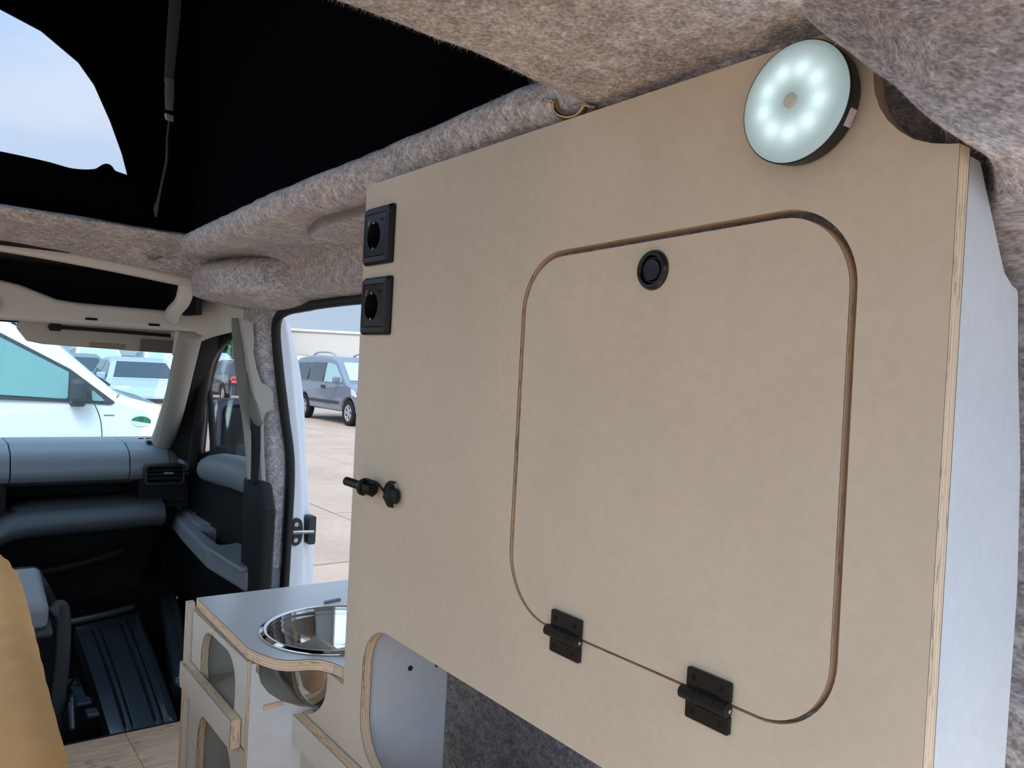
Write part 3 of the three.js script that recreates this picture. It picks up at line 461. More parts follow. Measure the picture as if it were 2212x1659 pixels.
// ---- metal loops screwed into the felt
function loop(label, at, ry, s, rz = 0) {
  const o = thing('tie_loop', label, 'metal loop', at, undefined); o.rotation.set(0, ry, rz); o.scale.setScalar(s);
  mesh('bar', sweep([[-0.024, 0.001, 0], [-0.0195, -0.008, 0], [-0.012, -0.0125, 0], [0, -0.014, 0], [0.012, -0.0125, 0], [0.0195, -0.008, 0], [0.024, 0.001, 0]], 0.0036, 0.0052, [0, 0, 1], 40, 12, 2), brass, o);
  for (const k of [-1, 1]) { const p = mesh('foot', plate('XZ', rp([[k * 0.020, -0.0075, 0.004], [k * 0.042, -0.0075, 0.0072], [k * 0.042, 0.0075, 0.0072], [k * 0.020, 0.0075, 0.004]]), -0.001, 0.0012, { bevel: 0.0004 }), brass, o); mesh('screw', lathe([[0.0001, -0.0022], [0.004, -0.0018, 0.001], [0.0048, -0.0006]], 14).translate(k * 0.033, 0, 0), steel, p); }
}
loop('brass loop screwed to the felt right above the top edge of the cream panel', [0.5315, 1.3245, -0.6305], Math.PI / 2 + 0.12, 0.92, 0.30);
loop('small brass loop on the grey felt beam across the front of the roof opening', [0.522, 1.309, -2.340], -0.12, 0.66, -0.1);

// ---- kitchen unit
{
  const k = thing('kitchen_cabinet', 'pale plywood kitchen cabinet with cut-out drawer fronts under the sink', 'cabinet', [0, 0, 0]);
  const X = 0.437, x1 = 0.452;
  const drawer = (y0, y1, h, rail) => {
    const d = grp('drawer', k);
    mesh('drawer_front', plate('ZY', [[-1.5225, y0], [-1.2125, y0], [-1.2125, y1], [-1.5225, y1]], X + 0.001, x1, { holes: [rp(h, 10)] }), [laminatePale, plyEdge], d);
    if (rail) mesh('rail', plate('ZY', [[-1.533, rail[0] + 0.012], [-1.527, rail[0]], [-1.241, rail[0]], [-1.241, rail[1]], [-1.533, rail[1]]], X - 0.0165, X + 0.0008), [laminatePale, plyEdge], d);
    mesh('drawer_box', merge([box(x1, y0 + 0.006, -1.515, 0.74, y0 + 0.014, -1.222), box(x1, y0 + 0.006, -1.515, 0.74, y1 - 0.05, -1.507), box(x1, y0 + 0.006, -1.230, 0.74, y1 - 0.09, -1.222), box(0.60, y0 + 0.006, -1.507, 0.608, y1 - 0.02, -1.23)]), laminatePale, d);
  };
  drawer(0.437, 0.5735, [[-1.4655, 0.448, 0.045], [-1.277, 0.448, 0.045], [-1.277, 0.5735 - 0.012, 0.05], [-1.4655, 0.5735 - 0.012, 0.05]], [0.4335, 0.4785]);
  drawer(0.215, 0.433, [[-1.4655, 0.240, 0.05], [-1.277, 0.240, 0.05], [-1.277, 0.4175, 0.06], [-1.4655, 0.4175, 0.06]], [0.205, 0.247]);
  drawer(0.02, 0.212, [[-1.4655, 0.05, 0.05], [-1.277, 0.05, 0.05], [-1.277, 0.19, 0.05], [-1.4655, 0.19, 0.05]]);
  mesh('front_end_panel', plate('XY', [[0.428, 0.0], [0.80, 0.0], [0.80, 0.5765], [0.441, 0.5765], [0.441, 0.588], [0.428, 0.588]], -1.5415, -1.5265), [laminatePale, plyEdge], k);
  const bowlCut = [[0.437, 0.0], [0.80, 0.0], [0.80, 0.5765], [0.755, 0.5765], [0.745, 0.55], [0.715, 0.512], [0.67, 0.489], [0.61, 0.479], [0.56, 0.482], [0.518, 0.4945], [0.487, 0.5095], [0.466, 0.5265], [0.4535, 0.5435], [0.4485, 0.5605], [0.4445, 0.563], [0.4445, 0.5765], [0.437, 0.5765]];
  const ep = mesh('rear_end_panel', plate('XY', bowlCut, -1.2215, -1.2062), [laminateWhite, plyEdge], k);
  mesh('tenon', plate('XY', rp([[0.459, 0.5010], [0.489, 0.5035, 0.003], [0.491, 0.5095, 0.002], [0.459, 0.5085]]), -1.2063, -1.2022), plyEdge, ep);
  mesh('back_panel', box(0.785, 0.0, -1.526, 0.80, 0.5765, -1.212), [laminatePale], k);
  mesh('drawer_divider', merge([box(0.452, 0.432, -1.526, 0.785, 0.436, -1.212), box(0.452, 0.212, -1.526, 0.785, 0.216, -1.212)]), [laminatePale], k);
}
{
  const edge = [[0.444, -1.529], [0.80, -1.522], [0.80, -1.0715], [0.5305, -1.0715], [0.5315, -1.086], [0.527, -1.108], [0.5165, -1.128], [0.503, -1.1385], [0.487, -1.1432], [0.472, -1.1500], [0.4590, -1.1630], [0.4490, -1.1860], [0.4425, -1.2080], [0.4385, -1.2280]];
  const w = mesh('worktop', plate('XZ', edge.map(([x, z]) => [x, z]), 0.5770, 0.5950, { holes: [circle(0.594, -1.244, 0.1165, 64)] }), [worktopMat, plyEdge]);
  tag(w, 'white worktop with a wavy plywood edge around the steel sink', 'worktop');
  mesh('folded_handle', new RoundedBoxGeometry(0.036, 0.004, 0.008, 3, 0.0018).rotateY(0.2).translate(0.655, 0.597, -1.395), std(0x8e949a, 0.4), w);
  const b = thing('sink_bowl', 'round polished steel sink bowl set in the white worktop', 'sink', [0.594, 0.595, -1.244]);
  mesh('bowl', lathe(rp([[0.0001, -0.118], [0.045, -0.118, 0.03], [0.088, -0.085, 0.09], [0.1125, -0.01, 0.03], [0.1145, 0.001], [0.1160, 0.001], [0.1140, -0.012, 0.03], [0.0895, -0.087, 0.09], [0.046, -0.120, 0.03], [0.0001, -0.120]], 12), 96), (() => { const m = steel.clone(); m.side = DS; return m; })(), b);
  mesh('rim', lathe(rp([[0.1125, -0.001], [0.1135, 0.0055, 0.002], [0.119, 0.0070, 0.003], [0.1255, 0.0035, 0.0025], [0.1260, 0.0002], [0.1125, 0.0002]], 8), 96), steel, b);
}
// ---- bench cushion
{
  const c = thing('bench_cushion', 'mustard fabric bench cushion with rippled cover on the left', 'cushion', [0, 0, 0]);
  const N = 90, Mx = 44, P = [], U = [], I = [], zs = (t) => mix(-2.33, -0.55, t);
  const edgeX = (z) => { const k = [[-2.36, 0.150], [-2.33, 0.185], [-2.25, 0.212], [-2.084, 0.220], [-1.895, 0.214], [-1.72, 0.207], [-1.426, 0.193], [-1.264, 0.187], [-1.149, 0.183], [-1.0, 0.177], [-0.5, 0.16]]; for (let i = 0; i < k.length - 1; i++) if (z <= k[i + 1][0]) return mix(k[i][1], k[i + 1][1], clamp((z - k[i][0]) / (k[i + 1][0] - k[i][0]))); return 0.16; };
  for (let i = 0; i <= N; i++) for (let j = 0; j <= Mx; j++) {
    const t = i / N, z = zs(t), s = j / Mx, xe = edgeX(z), q = s * 1.55;                        // j runs across the top, over the rounded right edge and down
    let x, y; const R = 0.06, end = Math.pow(clamp((z + 2.33) / 0.10), 0.5);
    if (q < 1) { x = mix(-0.70, xe - R, q); y = 0.562; } else { const a = Math.min(1, (q - 1) / 0.28) * Math.PI / 2; x = xe - R + R * Math.sin(a); y = 0.562 - R + R * Math.cos(a); if (q > 1.28) y -= ((q - 1.28) / 0.27) * 0.12; }
    const amp = 0.0026 * clamp((q - 0.55) / 0.3) * (q > 1.1 ? clamp((1.5 - q) / 0.4) : 1), wv = Math.sin((z + 0.05 * Math.sin(q * 5) + 0.10 * Math.pow(clamp((q - 0.7) / 0.5), 2)) * 62 + 2 * vn(z * 5, q * 3, 999, 999, 4)) * (0.5 + vn(z * 9, q * 4, 999, 999, 8));
    y = y - (1 - end) * 0.07 + amp * wv + 0.006 * (vn(z * 4, q * 2, 999, 999, 2) - 0.5);
    P.push(x, y, z); U.push(x + (0.56 - y), z);
  }
  for (let i = 0; i < N; i++) for (let j = 0; j < Mx; j++) { const a = i * (Mx + 1) + j, b = a + Mx + 1; I.push(a, b, a + 1, b, b + 1, a + 1); }
  const g = new THREE.BufferGeometry(); g.setAttribute('position', new THREE.Float32BufferAttribute(P, 3)); g.setAttribute('uv', new THREE.Float32BufferAttribute(U, 2)); g.setIndex(I); g.computeVertexNormals();
  const mm = mustard.clone(); mm.side = DS;
  mesh('cover', g, mm, c);
  mesh('foam', box(-0.70, 0.37, -2.315, 0.13, 0.49, -0.56, 0.03), mustard, c);
  const bench = mesh('bench_box', merge([box(-0.70, 0.0, -2.26, 0.10, 0.365, -0.58)]), laminatePale); tag(bench, 'pale plywood bench box carrying the mustard cushion', 'bench');
}
// ---- folded centre console beside the cushion, belt buckle, floor pan
{
  const c = thing('folded_armrest', 'grey folded cab armrest just beyond the mustard cushion', 'armrest', [0, 0, 0]);
  mesh('pad', new RoundedBoxGeometry(0.19, 0.075, 0.24, 5, 0.02).rotateX(0.25).translate(0.236, 0.335, -2.60), dashGrey, c);
  mesh('pad_rim', new RoundedBoxGeometry(0.20, 0.022, 0.235, 4, 0.01).rotateX(0.25).translate(0.243, 0.288, -2.595), std(0x3d4349, 0.5), c);
  mesh('seat_side', plate('XY', rp([[0.10, -0.16], [0.37, -0.16, 0.02], [0.385, 0.20, 0.04], [0.372, 0.30, 0.02], [0.345, 0.365, 0.03], [0.10, 0.37]]), -2.86, -2.62, { bevel: 0.012 }), std(0x16181b, 0.7), c);
  mesh('stay', sweep([[0.345, 0.295, -2.55], [0.368, 0.31, -2.565], [0.378, 0.27, -2.57], [0.380, 0.15, -2.57], [0.372, 0.02, -2.57], [0.36, -0.10, -2.57]], 0.020, 0.008, [0, 0, 1], 30, 12, 3), std(0x34393f, 0.5), c);
}
{
  const p = thing('floor_pan', 'glossy black ribbed metal floor pan where the passenger seat is missing', 'floor pan', [0, 0, 0]);
  const quad = (u, v) => { const a = [0.485, -0.045, -2.415], b = [0.675, -0.045, -2.415], c = [0.50, 0.055, -3.17], d = [0.735, 0.055, -3.25]; return [0, 1, 2].map((i) => mix(mix(a[i], b[i], u), mix(c[i], d[i], u), v)); };
  const N = 110, Mv = 60, P = [], I = [], U = [];
  const rib = (u, v) => { let h = 0; const w = sm(clamp((v - 0.055) / 0.03)) * sm(clamp((0.95 - v) / 0.05)); for (const [c, r, s] of [[0.24, 0.018, -1], [0.34, 0.018, -1], [0.66, 0.018, -1], [0.77, 0.018, -1]]) h += s * 0.006 * sm(clamp(1 - Math.abs(u - c) / r)); h += 0.004 * (sm(clamp((0.045 - Math.abs(u - 0.29)) / 0.012)) + sm(clamp((0.045 - Math.abs(u - 0.715)) / 0.012))); h *= w; h += 0.016 * sm(clamp((0.03 - Math.abs(u - 0.905)) / 0.03)) * w; return h - 0.03 * sm(clamp((0.02 - u) / 0.02)) - 0.03 * sm(clamp((u - 0.98) / 0.02)); };
  for (let i = 0; i <= N; i++) for (let j = 0; j <= Mv; j++) { const q = quad(i / N, j / Mv); P.push(q[0], q[1] + 0.012 * Math.sin(Math.PI * Math.min(1, j / Mv * 1.02)) + 1.7 * rib(i / N, j / Mv), q[2]); U.push(q[0], q[2]); }
  for (let i = 0; i < N; i++) for (let j = 0; j < Mv; j++) { const a = i * (Mv + 1) + j, b = a + Mv + 1; I.push(a, a + 1, b, b, a + 1, b + 1); }
  const g = new THREE.BufferGeometry(); g.setAttribute('position', new THREE.Float32BufferAttribute(P, 3)); g.setAttribute('uv', new THREE.Float32BufferAttribute(U, 2)); g.setIndex(I); g.computeVertexNormals();
  const pm = paintBlack.clone(); pm.side = DS;
  mesh('ribbed_sheet', g, pm, p);
  mesh('front_lip', box(0.50, -0.07, -2.415, 0.675, -0.047, -2.385, 0.008), paintBlack, p);
  mesh('step_bar', sweep([[0.475, 0.068, -3.19], [0.60, 0.070, -3.22], [0.715, 0.074, -3.26]], 0.010, 0.012, [0, 1, 0], 12, 10, 3), std(0x99a2aa, 0.35, { metalness: 0.8 }), p);
  const sill = grp('seat_rail', p);
  mesh('rail_body', sweep([[0.735, -0.03, -2.62], [0.775, 0.0, -2.85], [0.82, 0.03, -3.10], [0.855, 0.05, -3.32]], 0.035, 0.045, [0, 1, 0], 24, 14, 3), paintBlack, sill);
  mesh('rail_ridge', sweep([[0.755, 0.025, -2.66], [0.79, 0.05, -2.86], [0.835, 0.08, -3.10], [0.865, 0.095, -3.30]], 0.012, 0.010, [0, 1, 0], 24, 10, 2), paintBlack, sill);
  for (const [x, y, z] of [[0.80, 0.05, -2.72], [0.835, 0.075, -2.97], [0.862, 0.10, -3.22]]) mesh('bolt', lathe([[0.0001, 0.010], [0.006, 0.009, 0.002], [0.008, 0.0]], 10).translate(x, y, z), steelSoft, sill);
  const br = grp('seat_bracket', p);
  mesh('bracket', plate('XZ', rp([[0.425, -2.62, 0.006], [0.472, -2.62, 0.006], [0.472, -2.66], [0.462, -2.68], [0.468, -2.83, 0.01], [0.430, -2.84, 0.01], [0.436, -2.72], [0.422, -2.70]]), -0.012, -0.004, { bevel: 0.002 }), std(0x5d6870, 0.35, { metalness: 0.5 }), br);
  mesh('tab', box(0.448, -0.03, -2.605, 0.482, -0.016, -2.555, 0.005), std(0x5d6870, 0.35, { metalness: 0.5 }), br);
  mesh('hook', tube([[0.438, 0.0, -2.78], [0.445, 0.014, -2.775], [0.456, 0.012, -2.77], [0.458, 0.0, -2.76]], 0.004, 16), darkMetal, br);
  mesh('side_bolt', lathe([[0.0001, 0.012], [0.010, 0.010, 0.003], [0.013, 0.0]], 12).translate(0.428, 0.0, -2.97), darkMetal, br);
  mesh('cable_clamp', tube([[0.42, 0.0, -2.60], [0.415, 0.03, -2.585], [0.405, 0.03, -2.55], [0.405, -0.03, -2.52]], 0.009, 20), paintBlack, br);
}
// ---- dashboard
{
  const d = thing('dashboard', 'dark grey dashboard with glovebox lid and a side air vent under the windscreen', 'dashboard', [0, 0, 0]);
  const top = [[-3.95, 0.65], [-3.95, 0.64], [-3.40, 0.53], [-3.19, 0.575, 0.02], [-3.165, 0.60, 0.03], [-3.185, 0.675, 0.06], [-3.29, 0.703, 0.08], [-3.52, 0.700, 0.1], [-3.9, 0.655]];
  for (const [n, a, b] of [['upper_pad', -0.84, 0.2865], ['glovebox_lid', 0.290, 0.661], ['side_pad', 0.6645, 0.80]]) mesh(n, plate('ZY', rp(top, 8), a, b, { bevel: 0.003 }), dashMat, d);
  mesh('end_pad', skin([[0.80, 0, 0], [0.83, 0.010, 0.03], [0.855, 0.03, 0.08], [0.872, 0.06, 0.16], [0.88, 0.11, 0.24]].map(([x, dy, dz]) => [[x, 0.60, -3.17 - dz * 0.3], [x, 0.655 - dy * 0.4, -3.18 - dz * 0.5], [x, 0.685 - dy * 0.7, -3.22 - dz], [x, 0.704 - dy, -3.32 - dz], [x, 0.700 - dy, -3.52 - dz * 0.5], [x, 0.655 - dy * 0.5, -3.9]]), 24, 24), (() => { const m = dashMat.clone(); m.side = DS; return m; })(), d);
  mesh('tray', merge([box(-0.84, 0.47, -3.62, 0.88, 0.62, -3.52), box(-0.84, 0.46, -3.6, 0.88, 0.475, -3.20), box(0.705, 0.47, -3.52, 0.89, 0.585, -3.22, 0.01), box(0.26, 0.47, -3.5, 0.285, 0.60, -3.22, 0.008)]), dashDark, d);
  mesh('lower_bolster', skin([[-0.3, 0.10, 0], [0.15, 0.06, 0], [0.24, 0.04, 0], [0.30, 0.012, 0], [0.38, 0.002, 0], [0.55, -0.002, 0], [0.70, -0.006, 0], [0.785, -0.008, 0]].map(([x, k]) => [[x, 0.478 - k, -3.42], [x, 0.486 - k, -3.30], [x, 0.484 - k, -3.21], [x, 0.465 - k, -3.155], [x, 0.435 - k, -3.135], [x, 0.405 - k, -3.15], [x, 0.385 - k, -3.19], [x, 0.372 - k, -3.28], [x, 0.37 - k, -3.50]]), 40, 36), (() => { const m = dashMat.clone(); m.color.set(0x5a6168); m.side = DS; return m; })(), d);
  mesh('bolster_end', skin([[0.787, 0, 0], [0.82, 0.006, 0.03], [0.86, 0.02, 0.10]].map(([x, k, dz]) => [[x, 0.475 - k, -3.42], [x, 0.475 - k, -3.22 - dz], [x, 0.43 - k, -3.16 - dz], [x, 0.36, -3.25 - dz], [x, 0.1, -3.5]]), 16, 20), (() => { const m = dashDark.clone(); m.side = DS; return m; })(), d);
  mesh('knee_panel', merge([box(-0.84, -0.16, -3.62, 0.90, 0.44, -3.56), box(-0.3, -0.16, -3.55, 0.24, 0.40, -3.15, 0.03)]), dashDark, d);
  mesh('knee_rail', sweep([[0.30, 0.185, -3.46], [0.45, 0.195, -3.45], [0.60, 0.22, -3.45], [0.72, 0.25, -3.46]], 0.014, 0.02, [0, 1, 0], 20, 10, 2.2), std(0x1e2023, 0.6), d);
  const vent = grp('air_vent', d, [0.776, 0.597, -3.135]);
  mesh('vent_frame', plate('XY', rect(-0.072, -0.040, 0.072, 0.037, 0.016), -0.03, 0.008, { holes: [rect(-0.062, -0.030, 0.062, 0.027, 0.010)], bevel: 0.003 }), std(0x24282c, 0.4), vent);
  mesh('vent_cavity', box(-0.065, -0.034, -0.05, 0.065, 0.031, -0.028), gapBlack, vent);
  for (const y of [-0.014, 0.002, 0.016]) mesh('slat', new RoundedBoxGeometry(0.122, 0.003, 0.022, 2, 0.001).rotateX(0.35).translate(0, y, -0.012), std(0x2e3236, 0.4), vent);
  mesh('vent_knob', new RoundedBoxGeometry(0.034, 0.008, 0.012, 2, 0.003).translate(0.012, 0.003, 0.0), std(0x8d949a, 0.4), vent);
  const rc = grp('recess', d, [0.772, 0.6945, -3.255]); rc.rotation.x = -0.55;
  mesh('recess_rim', plate('XY', rp([[-0.040, -0.020, 0.012], [0.040, -0.017, 0.012], [0.040, 0.016, 0.01], [-0.044, 0.018, 0.006]]), -0.004, 0.004, { bevel: 0.001, holes: [rp([[-0.034, -0.015, 0.010], [0.035, -0.013, 0.010], [0.035, 0.012, 0.008], [-0.038, 0.014, 0.005]])] }), dashGrey, rc);
  mesh('recess_floor', box(-0.04, -0.018, -0.004, 0.04, 0.016, 0.0012), dashDark, rc);
  for (const x of [0.745, 0.772, 0.800]) mesh('demist_slot', new RoundedBoxGeometry(0.018, 0.003, 0.008, 2, 0.001).translate(x, 0.7035, -3.40), gapBlack, d);
}
// ---- roof console with open shelf, visor
{
  const s = thing('overhead_shelf', 'beige open shelf moulding above the windscreen with a dark hollow', 'shelf', [0, 0, 0]);
  const arc = (x) => 1.325 - 0.052 * Math.pow(clamp(x / 0.66), 1.6);
  const xs = [-0.84, -0.5, -0.1, 0.183, 0.35, 0.5, 0.6, 0.69, 0.74];
  mesh('upper_bar', sweep(xs.map((x) => [x, arc(x) - 0.016, -2.475]), 0.014, 0.024, [0, 0, 1], 60, 14, 4), trimLight, s);
  const lip = [[-0.84, 1.262], [-0.2, 1.258], [0.05, 1.250], [0.17, 1.237], [0.25, 1.222], [0.305, 1.203], [0.345, 1.189], [0.40, 1.184], [0.55, 1.183], [0.76, 1.183], [0.76, 1.120], [0.5, 1.121], [0.1, 1.118], [-0.2, 1.112], [-0.84, 1.112]];
  mesh('lower_lip', plate('XY', lip, -2.80, -2.70, { bevel: 0.012 }), trimGrey, s);
  mesh('front_apron', skin([-0.84, -0.2, 0.3, 0.6, 0.80].map((x) => [[x, 1.125, -2.72], [x, 1.119, -2.80], [x, 1.132, -2.90], [x, 1.150, -3.03]]), 20, 12), trimGrey, s);
  mesh('end_bracket', sweep([[0.650, 1.275, -2.475], [0.652, 1.245, -2.49], [0.650, 1.205, -2.52], [0.642, 1.175, -2.58], [0.655, 1.155, -2.66]], [0.024, 0.023, 0.021, 0.019, 0.016], 0.022, [0, 0, 1], 24, 14, 2.6), trimLight, s);
  mesh('lamp_housing', skin([[-0.20, 1.215], [-0.05, 1.215], [0.08, 1.208], [0.16, 1.195], [0.20, 1.178]].map(([x, y]) => [[x, y, -2.692], [x, mix(y, 1.13, 0.5), -2.685], [x, 1.135, -2.70]]), 20, 8), trimGrey, s);
  for (const [x, y] of [[0.437, 1.137], [0.615, 1.133]]) mesh('clip_slot', box(x - 0.016, y - 0.003, -2.7005, x + 0.016, y + 0.004, -2.697), gapBlack, s);
  const v = thing('sun_visor', 'grey fabric sun visor folded down with a pale label', 'sun visor', [0, 0, 0]);
  mesh('flap', plate('XY', rp([[0.250, 1.128, 0.02], [0.300, 1.062, 0.012], [0.345, 1.0545, 0.03], [0.59, 1.0485, 0.004], [0.60, 1.0480], [0.745, 1.046, 0.01], [0.762, 1.122, 0.02]]), -2.985, -2.968, { bevel: 0.005 }), visorCloth, v);
  mesh('flap_fold', plate('XY', rp([[0.632, 1.0475, 0.002], [0.752, 1.0465, 0.004], [0.752, 1.088, 0.004], [0.634, 1.090, 0.002]]), -2.967, -2.961, { bevel: 0.002 }), std(0x867c74, 0.9), v);
  mesh('hinge_rod', tube([[0.36, 1.112, -2.955], [0.55, 1.1105, -2.955], [0.742, 1.107, -2.955]], 0.006, 20), blackPlastic, v);
  for (const x of [0.375, 0.745]) mesh('rod_clip', new RoundedBoxGeometry(0.034, 0.024, 0.02, 3, 0.006).translate(x, 1.111, -2.955), x < 0.5 ? darkCloth : trimLight, v);
  const lab = document.createElement('canvas'); lab.width = 256; lab.height = 48; { const g = lab.getContext('2d'); g.fillStyle = '#a59e93'; g.fillRect(0, 0, 256, 48); g.fillStyle = '#a5823f'; g.fillRect(0, 0, 256, 9); g.fillStyle = '#6f6a66'; for (let y = 15; y < 44; y += 6) for (let x = 6; x < 248; x += 5) if (hash(x, y, 3) > 0.25) g.fillRect(x, y, 3 + 2 * hash(x, y, 4), 2); }
  const lt = new THREE.CanvasTexture(lab); lt.colorSpace = THREE.SRGBColorSpace;
  const lg = new THREE.PlaneGeometry(0.112, 0.0175); mesh('warning_label', merge([lg.translate(0.533, 1.0605, -2.9672)]), std(0xffffff, 0.7, { map: lt }), v);
}
// ---- seat belt
{
  const b = thing('seat_belt', 'grey green seat belt hanging in front of the passenger door window', 'seat belt', [0, 0, 0]);
  mesh('webbing', sweep([[0.797, 1.165, -2.475], [0.795, 1.11, -2.45], [0.792, 1.05, -2.415], [0.788, 0.965, -2.36], [0.786, 0.875, -2.31], [0.785, 0.80, -2.28], [0.786, 0.70, -2.262]], [0.014, 0.0145, 0.0155, 0.0155, 0.012, 0.009, 0.005], 0.0016, [-0.35, 0, 1], 40, 8, 4), beltMat, b);
  mesh('belt_guide', sweep([[0.797, 1.00, -2.345], [0.800, 0.94, -2.31], [0.804, 0.885, -2.288], [0.812, 0.862, -2.282], [0.824, 0.858, -2.282]], [0.006, 0.010, 0.014, 0.012, 0.007], 0.006, [-0.35, 0, 1], 24, 10, 2.6), std(0x6c6a62, 0.6), b);
  mesh('lower_strap', sweep([[0.806, 0.87, -2.286], [0.808, 0.78, -2.286], [0.809, 0.68, -2.29]], [0.014, 0.016, 0.014], 0.002, [-0.35, 0, 1], 16, 8, 4), std(0x191a1c, 0.8), b);
}
// ---- pop-up roof tent with strap
{
  const t = thing('roof_tent', 'black fabric pop-up roof tent with a rounded window to the sky', 'tent', [0, 0, 0]);
  const half = [[-0.1, 1.845], [0.02, 1.842], [0.145, 1.832], [0.230, 1.806], [0.312, 1.753], [0.349, 1.707], [0.389, 1.625], [0.419, 1.550], [0.436, 1.492], [0.420, 1.492], [0.411, 1.4935], [0.392, 1.4985], [0.36, 1.492], [0.322, 1.485], [0.252, 1.493], [0.157, 1.499], [-0.1, 1.502]];
  const holeR = half.map(([x, y]) => V2(x, y)), holeL = half.slice(1, 9).map(([x, y]) => V2(-0.2 - x, y)).reverse(), hole = [...holeR, V2(-0.6, 1.49), ...holeL];
  mesh('front_wall', plate('XY', [[-0.80, 1.345], [0.615, 1.345], [0.61, 2.06], [-0.80, 2.06]], -2.262, -2.252, { holes: [hole] }), tentCloth, t);
  mesh('side_wall', skin([-2.266, -1.9, -1.5, -1.1, -0.7, -0.60].map((z) => [[0.600, 1.36, z], [0.600, 1.55, z], [0.594, 1.8, z], [0.588, 2.05, z]]), 12, 12), tentCloth, t);
  mesh('far_wall', merge([plate('ZY', [[-2.26, 1.345], [-0.59, 1.345], [-0.59, 2.06], [-2.26, 2.06]], -0.79, -0.78, { holes: [rp([[-2.18, 1.42, 0.1], [-0.68, 1.42, 0.1], [-0.68, 2.0, 0.2], [-2.18, 2.0, 0.2]])] }), box(-0.79, 1.36, -0.592, 0.60, 2.05, -0.584)]), tentCloth, t);  // unseen left wall, its large window added to let in skylight; plain rear wall
  mesh('tent_roof', box(-0.85, 2.05, -2.32, 0.63, 2.09, -0.55, 0.015), tentCloth, t);
  mesh('window_flap', merge([sweep([[0.436, 1.492, -2.245], [0.40, 1.496, -2.243], [0.385, 1.504, -2.245], [0.36, 1.490, -2.245], [0.31, 1.483, -2.245], [0.25, 1.490, -2.245], [0.1, 1.496, -2.245], [-0.3, 1.496, -2.245]], [0.003, 0.006, 0.012, 0.008, 0.006, 0.005, 0.005, 0.005], 0.008, [0, 0, 1], 50, 10, 2)]), tentCloth, t);
  mesh('window_seam', tube(half.slice(0, 9).map(([x, y]) => [x + 0.004, y + 0.002, -2.25]), 0.004, 40, 6), tentCloth, t);
  const s = thing('roof_strap', 'grey webbing strap with a buckle and cord hanging inside the roof tent', 'strap', [0, 0, 0]);
  mesh('upper_strap', sweep([[0.452, 2.05, -1.9], [0.4475, 1.90, -1.9], [0.446, 1.80, -1.9], [0.443, 1.72, -1.9], [0.4405, 1.645, -1.9]], [0.0135, 0.0135, 0.0135, 0.012, 0.010], 0.0016, [0, 0, 1], 30, 8, 4), strapCloth, s);
  mesh('doubled_strap', sweep([[0.4415, 1.655, -1.897], [0.4425, 1.62, -1.897], [0.4435, 1.585, -1.897]], [0.010, 0.0105, 0.0085], 0.003, [0, 0, 1], 12, 8, 4), std(0x66656a, 0.8), s);
  mesh('buckle', plate('XY', rp([[0.4335, 1.577, 0.002], [0.4525, 1.574, 0.002], [0.4535, 1.561, 0.002], [0.4380, 1.5625, 0.002]]), -1.903, -1.893, { bevel: 0.002 }), std(0x86878a, 0.4), s);
  mesh('cord', sweep([[0.4445, 1.562, -1.898], [0.4415, 1.52, -1.896], [0.4425, 1.475, -1.897], [0.4365, 1.43, -1.9], [0.430, 1.385, -1.902], [0.4265, 1.365, -1.903], [0.427, 1.347, -1.903]], [0.0022, 0.0022, 0.003, 0.0022, 0.003, 0.0055, 0.002], 0.0016, [0, 0, 1], 40, 8, 2), strapCloth, s);
}

// ================================================================ outside
const G = -0.6;
{ // 2 m concrete slabs, joints in line with the van
  const g = struct('ground', [0, G, 0]);
  mesh('joint_bed', box(-70, -0.3, -90, 90, -0.02, 40), jointMat, g);
  const shared = concretes.map((m, i) => box(-0.985, -0.16, -0.985, 0.985, 0, 0.985, 0.008));
  const far = [];
  for (let i = -16; i < 24; i++) for (let j = -6; j < 24; j++) {
    const x = 3.74 + 1 + i * 2, z = -6.04 + 1 - j * 2, near = z > -18 && z < 3 && x > -1 && x < 11;
    if (near) { const s = mesh('paving_slab', shared[(i * 7 + j * 5 + 700) % 3], concretes[Math.floor(hash(i, j, 3) * 3)], g); s.position.set(x, (hash(i, j, 9) - 0.5) * 0.006, z); }
    else far.push(new THREE.BoxGeometry(1.97, 0.16, 1.97).translate(x, -0.08, z));
  }
  const f = mesh('far_paving', mergeGeometries(far), concretes[0], g); f.userData.kind = 'stuff';
}
// ---- vehicles: x forward, y up, z to the right; wheels on y = 0
const tyreMat = std(0x0b0b0c, 0.9), alloy = std(0xb9bcc0, 0.35, { metalness: 0.7 }), carGlass = phy(0x20282c, 0.04, { clearcoat: 1, clearcoatRoughness: 0.02 }), lampGlass = phy(0xd9dde0, 0.1, { clearcoat: 1 }), redLamp = phy(0xff2436, 0.2, { clearcoat: 1 }), plasticGrey = std(0x33373b, 0.6), plateYellow = std(0xd9a32a, 0.6);
const rimGeo = (r) => { const s = new THREE.Shape(circle(0, 0, r, 32)); for (let i = 0; i < 5; i++) { const a = (i / 5) * 6.2832, w = 0.42; s.holes.push(new THREE.Path(rp([[0.30 * r * Math.cos(a - w * 0.6), 0.30 * r * Math.sin(a - w * 0.6), 0.02], [0.86 * r * Math.cos(a - w), 0.86 * r * Math.sin(a - w), 0.03], [0.86 * r * Math.cos(a + w), 0.86 * r * Math.sin(a + w), 0.03], [0.30 * r * Math.cos(a + w * 0.6), 0.30 * r * Math.sin(a + w * 0.6), 0.02]]))); } return new THREE.ExtrudeGeometry(s, { depth: 0.02, bevelEnabled: true, bevelThickness: 0.01, bevelSize: 0.008, bevelSegments: 2 }); };
